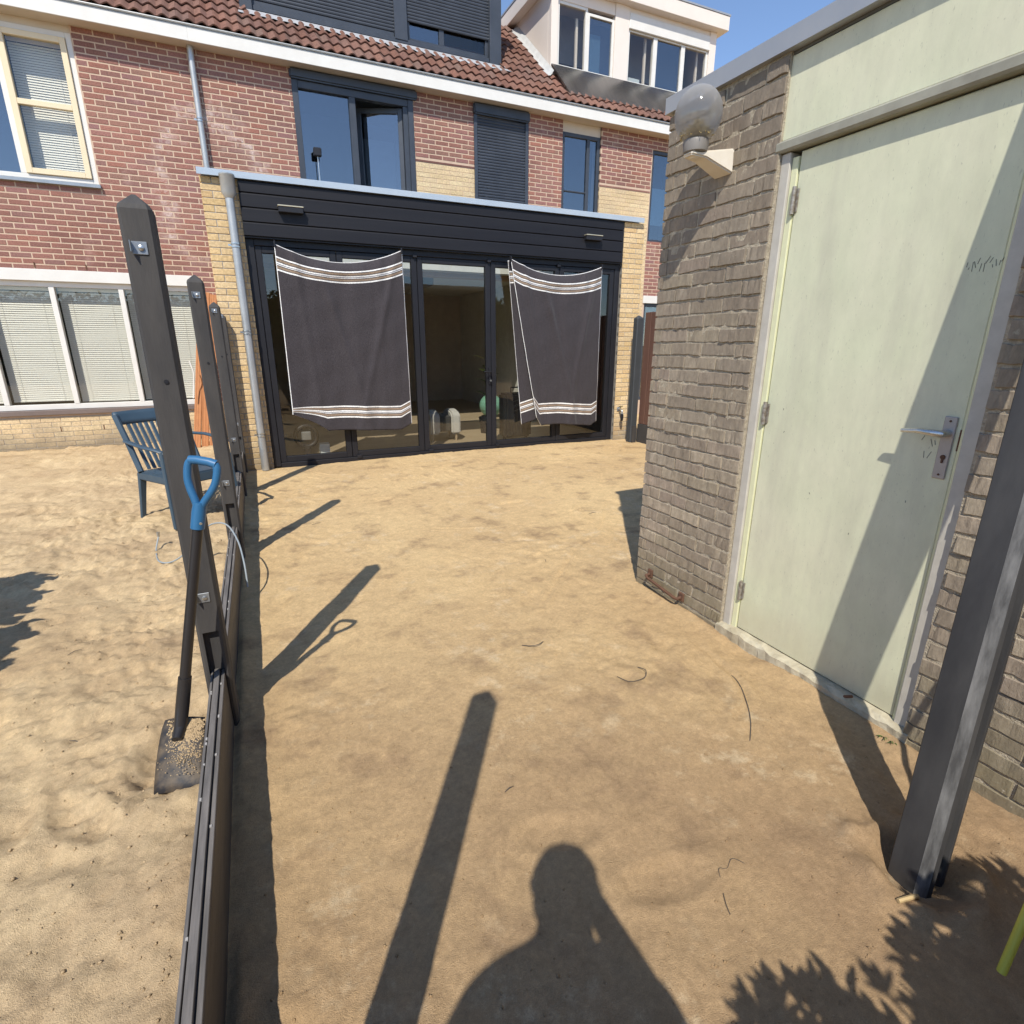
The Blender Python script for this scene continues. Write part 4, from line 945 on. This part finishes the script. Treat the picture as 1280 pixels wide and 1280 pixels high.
def fence_post(x, y, h, label, lean=(0, 0), brackets=(1.71, .56), slot=.42):
    t = thing('fence_post', label, 'fence post', (x, y, 0), 'anthracite fence posts')
    T = Matrix.Translation((x, y, 0)) @ Matrix.Rotation(lean[0], 4, 'X') @ Matrix.Rotation(lean[1], 4, 'Y')
    mb = MB(); post_mesh(mb, .044, .05, h, slot, T); mb.build('shaft', 'post', t)
    for z in brackets:
        k = MB().box(-.022, .018, -.0535, -.0505, z-.018, z+.018, T).box(-.024, -.0215, -.075, -.0535, z-.014, z+.018, T); k.build('bracket', 'grey_metal', t, .001)
        MB().lathe([(.008, 0), (.008, .004), (.004, .006)], 10, T @ Matrix.Translation((.002, -.0538, z)) @ Matrix.Rotation(R(90), 4, 'X')).build('screw', 'steel', t, smooth=True)
    MB().lathe([(.007, 0), (.007, .0025)], 10, T @ Matrix.Translation((.004, -.0505, 1.32)) @ Matrix.Rotation(R(90), 4, 'X')).build('plug', 'dark_frame', t)
    return t
FP = [(-.25, .30, 2.17), (-.249, 2.15, 1.862), (-.226, 4.0, 1.825), (-.212, 5.85, 1.785), (-.20, 6.97, 1.74)]
labels = ['anthracite fence post beside the photographer, tallest of the row', 'anthracite fence post with the blue handled shovel leaning on it', 'anthracite fence post standing next to the blue chair', 'anthracite fence post between the orange planks and the zinc downpipe', 'anthracite fence post right against the yellow brick pier']
for (x, y, h), lb in zip(FP, labels): fence_post(x, y, h, lb)
MAT['chip_light'] = simple('chip_light', (.4, .38, .36), .9)
MAT['board_dust'] = simple('dusty_board_top', (.10, .092, .086), .7, 0, (.20, .18, .165), 18, .9, 90, .3, .002, (4, .3, 4))
def fence_board(p, q, label):
    t = thing('fence_board', label, 'fence board', ((p[0]+q[0])/2, (p[1]+q[1])/2, 0), 'boards between the fence posts')
    x0, y0, x1, y1 = p[0], p[1]+.024, q[0], q[1]-.024
    MB().loft([[(x+a, y, b) for a, b in ((-.024, -.3), (.024, -.3), (.024, .234), (-.024, .234))] for x, y in ((x0, y0), (x1, y1))]).build('board', 'board', t, .002)
    for a, b, h in ((-.024, -.0145, .246), (-.0115, .0085, .252), (.0115, .024, .244)):
        MB().loft([[(x+q, y, z) for q, z in ((a, .2345), (b, .2345), (b-.001, h), (a+.001, h))] for x, y in ((x0, y0), (x1, y1))]).build('top_rib', 'board_dust', t, .001)
    mb = MB()
    for k in range(16):
        y = r_.uniform(y0, y1); x = x0+(x1-x0)*(y-y0)/(y1-y0)+r_.choice((-.016, .014)); s = r_.uniform(.003, .007); mb.box(x-.0025, x+.0025, y-s, y+s, .2425, .2465)
    mb.build('paint_chips', 'chip_light', t, kind='stuff')
bl_ = ['dark ribbed board at the foot of the fence beside the shovel blade', 'dark ribbed board between the shovel post and the chair post', 'dark ribbed board between the chair post and the planks post', 'short dark board meeting the yellow brick pier']
for (p, q), lb in zip(zip(FP, FP[1:]), bl_): fence_board(p, q, lb)

# post leaning on the shed
t = thing('leaning_fence_post', 'dusty anthracite fence post leaning against the grey brick shed', 'fence post', (1.583, .602, 0))
zax = Vector((.1776, .0755, 1)).normalized(); base = Vector((1.583, .602, 0))-zax*.075; Lz = 2.86
yaw_ = R(-84); xa = Vector((math.cos(yaw_), math.sin(yaw_), 0)); xa = (xa-zax*xa.dot(zax)).normalized(); ya = zax.cross(xa)
T = Matrix((xa, ya, zax)).transposed().to_4x4(); T.translation = base
poly = [(-.054, -.052), (.016, -.052), (.044, -.041), (.052, -.028), (.026, -.024), (.026, .024), (.052, .028), (.052, .044), (.044, .052), (-.054, .052)]
MB().prism(poly, 0, Lz, T).build('shaft', 'dusty_post', t, .002)
MB().prism([(.0165, -.0528), (.0445, -.0418), (.0440, -.0411), (.0162, -.0521)], .004, Lz-.004, T).build('lit_scuffed_edge', simple('lit_scuffed_edge', (.055, .053, .052), .6, 0, (.17, .165, .16), 26, 1.0, 120, .3, .002, (1.5, 1.5, .16)), t)  # scuffs, plus the sunlit chamfer's brightness put into the strip's colour
for z_ in (.55, 1.75): MB().box(.026, .0275, -.012, .012, z_-.018, z_+.018, T).build('bracket', 'steel', t)

# ------------------------------------------------------------------ shovel
sv = thing('shovel', 'shovel with blue D handle and black shaft stuck in the sand by the fence', 'shovel', (-.37, 1.9, 0))
MAT['blue_grip'] = simple('blue_plastic', (.022, .115, .25), .42, 0, (.035, .15, .30), 8, .5)
MAT['shaft'] = simple('black_shaft', (.022, .020, .021), .42)
MAT['blade'] = simple('shovel_blade', (.022, .022, .026), .65, .05, (.17, .125, .078), 26, .7)
P0 = Vector((-.362, 1.975, .20)); P1 = Vector((-.208, 2.0, .905)); ax = (P1-P0).normalized()
MB().tube([P0, P0+ax*.08, P1-ax*.0], [.021, .0175, .0165], 14).build('shaft', 'shaft', sv, smooth=True)
MB().tube([P0-ax*.09+Vector((-.002, -.06, .02)), P0-ax*.05+Vector((0, -.018, 0)), P0+ax*.03, P0+ax*.13], [.016, .021, .0225, .0215], 14).build('socket', 'shaft', sv, smooth=True)
sx_ = Vector((.907, -.422, 0)); sx_ = (sx_-ax*sx_.dot(ax)).normalized()
gp = MB(); w2 = .046; g0 = P1; H0 = .155
for sg in (-1, 1):
    q_ = [(.015, .006), (.04, .016), (.07, .032), (.10, .0435), (.13, .0475), (.155, .046), (.168, .038)]
    gp.tube(smooth_path([g0+ax*a+sx_*b*sg for a, b in q_], 4), .0125, 12)
gp.tube([g0+ax*.168-sx_*.044, g0+ax*.172-sx_*.02, g0+ax*.172+sx_*.02, g0+ax*.168+sx_*.044], .0145, 12).tube([g0-ax*.055, g0+ax*.0, g0+ax*.035], [.0215, .022, .019], 14)
gp.build('grip', 'blue_grip', sv, smooth=True)
MB().lathe([(.005, 0), (.004, .003)], 8, Matrix.Translation(g0-ax*.03+sx_*.010-Vector((.0, .0225, 0)))@Matrix.Rotation(R(90), 4, 'X')).build('rivet', 'steel', sv)
bt = Vector((-.366, 1.985, .155)); bd = Vector((-.10, -.80, -.50)).normalized(); bs = Vector((.95, -.30, .0)).normalized(); bn = bs.cross(bd)
rows_ = []
for j in range(9):
    s = j/8; wd = .070+.010*s if s > .06 else .066
    rows_.append([tuple(bt+bd*(.245*s-.01)+bs*wd*q+bn*(.018*(q*q)-.010*math.sin(math.pi*s)+.022*s*s)) for q in np.linspace(-1, 1, 11)])
mb = MB().grid(rows_); o = mb.build('blade', 'blade', sv, smooth=True); sm = o.modifiers.new('thickness', 'SOLIDIFY'); sm.thickness = .004
mb = MB()
for k in range(1700):
    s = abs(r_.gauss(0, .33)); q = r_.gauss(.35, .42)
    if s > .8 or abs(q) > .98: continue
    p_ = bt+bd*(.245*s)+bs*.072*q+bn*(-.008+.018*q*q); rr = r_.uniform(.001, .0042)*(1.3-s)
    p_ = p_ - bn*rr*.2
    mb.lathe([(rr*.3, -rr*.6), (rr, 0), (rr*.6, rr*.6), (.0002, rr*.8)], 6, Matrix.Translation(p_))
mb.build('sand_crust', 'sand', sv, kind='stuff')

# ------------------------------------------------------------------ garden chair
MAT['chair'] = simple('blue_resin', (.035, .066, .098), .5, 0, (.055, .088, .12), 6, .6)
ch_ = thing('garden_chair', 'dark blue plastic garden chair with slatted back on the sand', 'chair', (-.62, 5.2, .03))
fdir = Vector((.57, -.82, 0)).normalized(); wdir = Vector((.82, .57, 0)); cc = Vector((-.60, 5.24, .02))
T = Matrix((wdir, -fdir, Vector((0, 0, 1)))).transposed().to_4x4(); T.translation = cc      # local x width, y to the back
def leg(x, y, top, dx_, dy_):
    mb = MB(); r = []
    for z, k in ((0, .75), (.2, .9), (top, 1.15)):
        s = 1-z/top; a = .026*k; r.append([(x+dx_*s-a, y+dy_*s-a*.7, z), (x+dx_*s+a, y+dy_*s-a*.7, z), (x+dx_*s+a, y+dy_*s+a*.7, z), (x+dx_*s-a, y+dy_*s+a*.7, z)])
    mb.loft(r, True, T); mb.build('leg', 'chair', ch_, .006)
leg(-.25, -.22, .62, -.03, -.05); leg(.25, -.22, .62, .03, -.05); leg(-.22, .22, .40, -.03, .06); leg(.22, .22, .40, .03, .06)
MB().box(-.24, .24, -.22, .22, .385, .41, T).box(-.24, .24, -.24, -.215, .33, .41, T).box(-.255, -.23, -.22, .22, .34, .412, T).box(.23, .255, -.22, .22, .34, .412, T).build('seat', 'chair', ch_, .01, seg=2)
def bk(x, s): return (x, .20+.20*s+.04*(1-(x/.28)**2)*s-.02, .41+.47*s)
def bar(x0a, s0, x1a, s1, wx, th=.018):
    mbx = MB(); A, B_ = bk(x0a, s0), bk(x1a, s1); mbx.loft([[(q[0]-wx, q[1]-th/2, q[2]), (q[0]+wx, q[1]-th/2, q[2]), (q[0]+wx, q[1]+th/2, q[2]), (q[0]-wx, q[1]+th/2, q[2])] for q in (A, B_)], True, T); return mbx
for i in range(9):
    x = -.19+i*.0475; bar(x*.92, .02, x, .80, .0135).build('back_slat', 'chair', ch_, .003)
rows_ = [[bk(-.275+.55*i/14, s) for s in (.79, .86, .94, 1.0)] for i in range(15)]
tr_b = MB(); tr_b.grid(rows_, T); o = tr_b.build('top_rail', 'chair', ch_, smooth=True); sm = o.modifiers.new('thickness', 'SOLIDIFY'); sm.thickness = .022; sm.offset = 0
for s_ in (-1, 1):
    MB().tube([bk(s_*.245, 0), bk(s_*.25, .45), bk(s_*.265, .95)], .024, 8, T).build('back_side', 'chair', ch_, smooth=True)
    MB().tube([bk(s_*.265, .52), (s_*.30, .12, .655), (s_*.305, -.05, .64), (s_*.285, -.20, .625), (s_*.25, -.235, .60)], .022, 8, T, flat=.6).build('armrest', 'chair', ch_, smooth=True)

# ------------------------------------------------------------------ orange stained planks leaning on the wall
MAT['orange_wood'] = simple('orange_wood', (.46, .19, .065), .65, 0, (.36, .135, .045), 10, .8, 60, .3, .002, (4, 4, .2))
for i_, (xb, xt, yb_, h, lb) in enumerate(((-.80, -.50, 8.80, 1.98, 'orange stained plank leaning on the wall, farthest from the downpipe'), (-.70, -.415, 8.83, 2.12, 'orange stained plank leaning on the wall between two others'), (-.60, -.33, 8.80, 2.09, 'orange stained plank leaning on the wall, nearest to the downpipe'))):
    a = Vector((xb, yb_, .01)); b = Vector((xt, FY-.07, h)); d_ = (b-a); L_ = d_.length; d_.normalize(); xs_ = Vector((1, 0, 0)); xs_ = (xs_-d_*xs_.dot(d_)).normalized(); ys_ = d_.cross(xs_)
    T = Matrix((xs_, ys_, d_)).transposed().to_4x4(); T.translation = a
    pk = thing('timber_plank', lb, 'plank', tuple(a), 'orange planks against the wall')
    MB().box(-.045, .045, -.012, .012, 0, L_, T).build('board', 'orange_wood', pk, .003)
    for q in (-.03, 0, .03): MB().box(q-.006, q+.006, -.0155, -.0125, 0, L_, T).build('moulded_rib', 'orange_wood', pk, .001)
rp = thing('rope', 'pale rope tied round the orange planks', 'rope', (-.64, 8.95, .95)); MB().tube(smooth_path([(-.73, 8.93, 1.2), (-.70, 8.92, 1.05), (-.72, 8.93, .9), (-.75, 8.90, .70)], 6), .008, 8).build('strand', 'white_paint', rp, smooth=True)

# ------------------------------------------------------------------ hose end, wires and sticks on the sand
hz_ = simple('pale_hose', (.30, .34, .36), .5)
hs = thing('hose', 'pale grey hose looping over the low fence board', 'hose', (-.5, 3.9, 0))
pth = [(-.73, 4.38, .12), (-.745, 4.30, .05), (-.70, 4.06, .05), (-.62, 3.98, .06), (-.52, 3.93, .13), (-.42, 3.90, .25), (-.34, 3.86, .32), (-.25, 3.74, .34), (-.19, 3.52, .30), (-.165, 3.34, .22), (-.16, 3.25, .10)]
MB().tube(smooth_path(pth), .0048, 8).build('hose_body', hz_, hs, smooth=True); MB().tube([(-.73, 4.385, .12), (-.728, 4.39, .155)], [.009, .011], 8).build('connector', 'steel', hs)
MAT['wire'] = simple('wire', (.09, .075, .06), .85)
def wire(name, label, pts, r, mat='wire'):
    q = [(x, y, gh(x, y)+z) for x, y, z in pts]
    return tag(MB().tube(smooth_path(q, 6), r, 6).build(name, mat, None, smooth=True), label, 'debris' if name != 'stick' else 'stick')
wire('wire_loop', 'small bent piece of dark wire on the sand', [(1.33, 1.735, .003), (1.36, 1.68, .004), (1.42, 1.66, .012), (1.46, 1.70, .02), (1.455, 1.75, .006)], .0019)
wire('plant_root', 'curved dry root lying on the bare sand before the door side', [(1.06, 2.155, .004), (1.09, 2.12, .012), (1.13, 2.115, .012), (1.17, 2.14, .004)], .002)
wire('cable_end', 'thin dark cable end curving out of the sand before the green door', [(1.83, 1.60, -.004), (1.802, 1.487, .003), (1.712, 1.354, .004), (1.627, 1.255, .003), (1.533, 1.173, -.004)], .0022)
wire('plant_root', 'thin kinked root half buried in the sand near the leaning post', [(1.02, .80, -.003), (1.04, .832, .004), (1.065, .826, -.001), (1.10, .84, .005), (1.13, .812, -.002)], .0009)
wire('plant_root', 'loose root end beside the kinked root', [(1.0, .775, .004), (.985, .75, .005), (.975, .725, .003)], .0011)
wire('stick', 'short pale wood splinter at the foot of the leaning post', [(1.40, .555, .008), (1.46, .545, .01), (1.51, .56, .006)], .006, simple('splinter', (.55, .40, .2), .8))
TWL = [('by the foot of the chair post shadow', .35, 4.6, .4, .04), ('in front of the shed corner', 1.7, 3.1, 1.2, .03), ('out in the open between shed and doors', 2.6, 3.9, .2, .05), ('on the rough sand behind the shovel', -.9, 2.9, .7, .03), ('on the rough sand beside the shovel shaft', -.75, 2.2, 2.5, .03), ('between the two long foreground shadows', .62, 1.35, .3, .02)]
for lb, x, y, a, L in TWL:
    z = gh(x, y); tag(MB().tube([(x-math.cos(a)*L, y-math.sin(a)*L, z+.004), (x, y, z+.009), (x+math.cos(a)*L, y+math.sin(a)*L, z+.003)], [.0012, .0019, .0009], 6).build('twig', 'wire', None), 'thin dark twig '+lb, 'twig', 'twigs on the sand')
# blades of grass at the sill corner
gt = MB()
for k in range(9):
    a = r_.uniform(2.2, 4.4); leaf(gt, (SX-.03, .955+r_.uniform(-.03, .03), .0), (math.cos(a), math.sin(a), 1.5), r_.uniform(.04, .09), .003, droop=.5)
tag(gt.build('grass_tuft', 'leaf', None), 'little tuft of grass at the end of the concrete sill', 'grass')

# yellow broom leaning on the shed, mostly out of the picture
yb = thing('broom', 'yellow handled broom leaning against the grey brick shed', 'broom', (1.44, .34, 0))
MB().tube([(1.437, .342, .02), (2.02, .43, 1.80)], .0102, 12).build('handle', simple('yellow_handle', (.62, .56, .08), .45), yb, smooth=True)
B(1.85, 2.035, .28, .58, 1.80, 1.86).build('head', 'floor_wood', yb, .01)
MB().loft([[(x, y, 1.86) for x, y in ((1.87, .29), (2.02, .29), (2.02, .57), (1.87, .57))], [(x, y, 1.94) for x, y in ((1.855, .27), (2.02, .27), (2.02, .59), (1.855, .59))]]).build('bristles', 'rust', yb)

# ------------------------------------------------------------------ wooden fence on the far side of the shed
fp = thing('fence_post', 'grey fence post beside the brown slatted panel and the yellow pier', 'fence post', (5.175, 6.80, 0))
T = Matrix.Translation((5.175, 6.80, 0)); mb = MB(); post_mesh(mb, .055, .05, 1.82, 0, T); mb.build('shaft', simple('blue_grey_post', (.05, .056, .062), .6), fp)
B(5.14, 5.21, 6.725, 6.749, -.1, .25).build('foot_plate', 'post', fp)
wp = thing('wooden_fence', 'brown wooden slatted fence panel behind the shed', 'fence', (5.42, 6.3, 0))
MAT['brown_wood'] = simple('brown_wood', (.11, .052, .036), .75, 0, (.15, .075, .05), 8, .7, 40, .3, .003, (1, 1, .15))
for i in range(14):
    y = 6.74-i*.14; B(5.245, 5.27, y-.128, y, .28, 1.86).build('slat', 'brown_wood', wp, .003)
for z in (.5, 1.1, 1.7): B(5.271, 5.31, 4.76, 6.74, z-.035, z+.035).build('rail', 'brown_wood', wp, .003)
B(5.235, 5.285, 4.76, 6.745, -.2, .275).build('kick_board', 'post', wp, .003)

# ------------------------------------------------------------------ out of the picture: planting that throws shadows, part of it added for that, hedge mirrored in the glass
def shrub(name, label, cat, base, stems, tips, L, wd, nper, matn='leaf', spread=.1):
    t = thing(name, label, cat, base); mb = MB(); fo = MB()
    for tp_ in tips:
        b = Vector(base)+Vector((r_.uniform(-spread, spread), r_.uniform(-spread, spread), 0)); e = Vector(tp_); mid = b.lerp(e, .5)+Vector((0, 0, .12))
        pp = smooth_path([b, mid, e], 6); mb.tube(pp, [.012*(1-.8*i/(len(pp)-1)) for i in range(len(pp))], 6)
        for k in range(nper):
            s = .35+.65*k/nper; q = pp[min(int(s*(len(pp)-1)), len(pp)-1)]; a = r_.uniform(0, 6.28)
            dv = (e-b).normalized()*.8+Vector((math.cos(a), math.sin(a), r_.uniform(-.3, .5)))*.9; leaf(fo, q, dv, L*r_.uniform(.7, 1.2), wd, droop=.3)
    mb.build('stem', simple(name+'_stem', (.12, .09, .06), .8), t); fo.build('foliage', matn, t)
tips = []
for k in range(330):
    z = r_.uniform(.85, 1.25); X_ = r_.uniform(.78, 2.1); Y_ = .535+r_.uniform(-.46, .02)+.05*math.sin(X_*9)-.1*max(0, X_-1.5); x = X_-.46*z; y = Y_-.722*z; tips.append((x, y, z))
for k in range(70): tips.append((r_.uniform(.40, 1.6), r_.uniform(-1.0, -.42), r_.uniform(.5, 1.1)))
shrub('leafy_shrub', 'leafy green shrub beside the photographer whose shadow falls by the leaning post', 'shrub', (1.05, -.75, 0), 8, tips, .085, .011, 44, spread=.25)
tips = []
for k in range(240):
    z = r_.uniform(.72, 1.6); Y_ = r_.uniform(2.35, 4.25); X_ = (r_.uniform(-1.75, -1.25 if Y_ > 3.5 else -1.14) if k % 5 else r_.uniform(-2.3, -1.7)); tips.append((X_-.46*z, Y_-.722*z, z))
shrub('leafy_shrub', 'dense stand-in shrub out of view, added to shadow the rough sand', 'shrub', (-2.15, 2.3, 0), 8, tips, .12, .032, 34, spread=.5)  # unseen shrub added in place of an unknown object casting the left shadow
hg = thing('hedge', 'long dark conifer hedge at the far end of the garden', 'hedge', (1, -8, 0))
fo = MB()
for k in range(9000):
    x = r_.uniform(-9, 11); z = abs(r_.betavariate(2, 1.1))*3.1; y = -8+r_.choice((-.45, .45))*r_.uniform(.5, 1.1); a = r_.uniform(0, 6.28)
    leaf(fo, (x, y, z), (math.cos(a)*.6, math.sin(a)*.6+(1 if y > -8 else -1)*.5, .7), r_.uniform(.18, .34), .06, droop=.2)
fo.build('foliage', 'leaf', hg); B(-9, 11, -8.3, -7.7, 0, 2.9).build('inner_mass', simple('hedge_inner', (.035, .045, .018), .95), hg)

# ------------------------------------------------------------------ photographer (throws the shadow in the foreground)
ps_ = thing('person', 'person in a dark t-shirt and jeans holding a phone up at eye height', 'person', (-.14, -.24, 0))
F = Vector((.41, .912, 0)); Rr = Vector((.912, -.41, 0)); Z = Vector((0, 0, 1)); ctr = Vector((-.145, -.235, 0))
def pp_(r, f, z): return ctr+Rr*r+F*f+Z*z*1.03
sk = []; ed = []
def sv_(p, ra, rb=None): sk.append((p, ra, rb if rb else ra)); return len(sk)-1
def ch_n(pts, start=None):
    prev = start; ids = []
    for (p, ra, *rb) in pts:
        i = sv_(p, ra, rb[0] if rb else None)
        if prev is not None: ed.append((prev, i))
        prev = i; ids.append(i)
    return ids
pel = ch_n([(pp_(0, 0, .92), .145, .11)])[0]
torso = ch_n([(pp_(0, .01, 1.06), .135, .10), (pp_(0, .0, 1.22), .15, .11), (pp_(0, -.005, 1.34), .13, .10)], pel)
neck = ch_n([(pp_(0, .01, 1.41), .085, .075), (pp_(0, .025, 1.475), .078, .072)], torso[-1])
head = ch_n([(pp_(0, .05, 1.53), .075, .085), (pp_(0, .055, 1.60), .078, .095), (pp_(0, .05, 1.655), .05, .06)], neck[-1])
for s_ in (-1, 1):
    lg = ch_n([(pp_(s_*.09, 0, .84), .088), (pp_(s_*.10, .02, .48), .06), (pp_(s_*.105, -.01, .30), .056), (pp_(s_*.11, -.02, .09), .04), (pp_(s_*.115, .03, .035), .042, .034), (pp_(s_*.125, .15, .028), .042, .026)], pel)
shl = ch_n([(pp_(-.15, -.0, 1.325), .070), (pp_(-.205, -.01, 1.265), .062), (pp_(-.235, -.01, 1.10), .046), (pp_(-.22, .10, .93), .036), (pp_(-.20, .16, .85), .027)], torso[-1])
shr = ch_n([(pp_(.15, .0, 1.325), .070), (pp_(.205, .01, 1.265), .068), (pp_(.265, .055, 1.09), .060), (pp_(.19, .14, 1.20), .048), (pp_(.12, .21, 1.295), .034)], torso[-1])
def hand(wi, wp, dirv, side, nrm):
    dirv = dirv.normalized(); side = side.normalized(); pm = ch_n([(wp+dirv*.05, .030, .016)], wi)[0]
    for k, (off, L) in enumerate(((-.027, .062), (-.009, .072), (.009, .070), (.026, .055))):
        b = wp+dirv*.085+side*off; ch_n([(b, .0095), (b+dirv*L*.45+nrm*.008, .0088), (b+dirv*L*.72+nrm*.03, .0082), (b+dirv*L*.80+nrm*.048, .0075)], pm)
    ch_n([(wp+dirv*.035-side*.035, .0115), (wp+dirv*.06-side*.052+nrm*.012, .0098), (wp+dirv*.078-side*.05+nrm*.032, .009)], pm)
hand(shl[-1], sk[shl[-1]][0], Vector((.05, .02, -1))+F*.35, F, Rr)
hand(shr[-1], sk[shr[-1]][0], Z*.75-Rr*.45-F*.05, -F*.2-Z*.3, -Rr*.4-F*.6)
me = bpy.data.meshes.new('body'); me.from_pydata([tuple(q[0]) for q in sk], ed, [])
bo = bpy.data.objects.new('body_raw', me); C.objects.link(bo)
md = bo.modifiers.new('skin', 'SKIN'); 
for i, q in enumerate(sk): me.skin_vertices[0].data[i].radius = (q[1], q[2])
me.skin_vertices[0].data[pel].use_root = True; md.use_smooth_shade = True
sb_ = bo.modifiers.new('sub', 'SUBSURF'); sb_.levels = 2; sb_.render_levels = 2
dg = bpy.context.evaluated_depsgraph_get(); bm_ = bpy.data.meshes.new_from_object(bo.evaluated_get(dg)); bpy.data.objects.remove(bo)
bm_.name = 'body'
for nm, col in (('skin', (.50, .30, .21)), ('shirt', (.03, .035, .05)), ('jeans', (.05, .075, .13)), ('shoe', (.06, .055, .05))): bm_.materials.append(simple(nm, col, .75))
for p in bm_.polygons:
    c_ = p.center-ctr; r_ad = c_.dot(Rr); z = c_.z/1.03; p.use_smooth = True
    if z < .075: p.material_index = 3
    elif z < .96 and abs(r_ad) < .205 and not (r_ad < -.16 and z > .7): p.material_index = 2
    elif z < 1.415 and not (r_ad < -.17 and z < 1.12) and not (r_ad > .17 and c_.dot(F) > .08) and not (r_ad > .10 and c_.dot(F) > .12): p.material_index = 1
    else: p.material_index = 0
body = bpy.data.objects.new('body', bm_); fin(body, ps_)
hcen = pp_(0, .05, 1.585)
hr_ = MB(); rings = []
for j in range(9):
    th = j/8*R(98); rings.append([tuple(hcen+(Rr*math.cos(a)*.092+F*math.sin(a)*(.108 if math.sin(a) < 0 else .09))*max(math.sin(th), .02)*(1+.02*math.sin(a*9))+Z*(math.cos(th)*.098 - (.05 if math.sin(a) < -.2 and j > 6 else 0))) for a in np.linspace(0, 2*math.pi, 30, endpoint=False)])
hr_.loft(rings).build('hair', simple('hair', (.05, .03, .018), .7), ps_, smooth=True)
fcx = MB()
for s_ in (-1, 1): fcx.lathe([(.002, -.012), (.013, -.008), (.013, .008), (.002, .012)], 12, Matrix.Translation(hcen+Rr*.033*s_+F*.088-Z*.01))
fcx.build('eyes', simple('eye', (.7, .68, .65), .3), ps_, smooth=True)
MB().tube([hcen+F*.09+Z*.005, hcen+F*.108-Z*.025, hcen+F*.092-Z*.038], [.008, .013, .010], 8).build('nose', 'cream_paint', ps_, smooth=True).data.materials[0] = bm_.materials[0]
MB().tube([hcen+F*.086-Z*.062-Rr*.024, hcen+F*.095-Z*.062, hcen+F*.086-Z*.062+Rr*.024], .006, 8).build('mouth', simple('lips', (.4, .16, .13), .5), ps_, smooth=True)
for s_ in (-1, 1): MB().lathe([(.006, -.01), (.028, -.004), (.026, .006), (.004, .008)], 12, Matrix.Translation(hcen+Rr*.083*s_-Z*.02+F*-.005) @ Matrix.Rotation(R(90), 4, 'Y')).build('ear', bm_.materials[0], ps_, smooth=True)
ph = thing('phone', 'dark smartphone held up in front of the face', 'phone', (0, 0, 1.40))
Tc = Matrix((r2, u2, -fw)).transposed().to_4x4(); Tc.translation = (0, 0, 1.44)
MB().box(-.037, .037, -.125, .03, .012, .020, Tc).build('case', 'dark_frame', ph, .003)
MB().box(-.034, .034, -.121, .026, .0202, .0208, Tc).build('screen', simple('phone_screen', (.01, .01, .012), .1), ph)
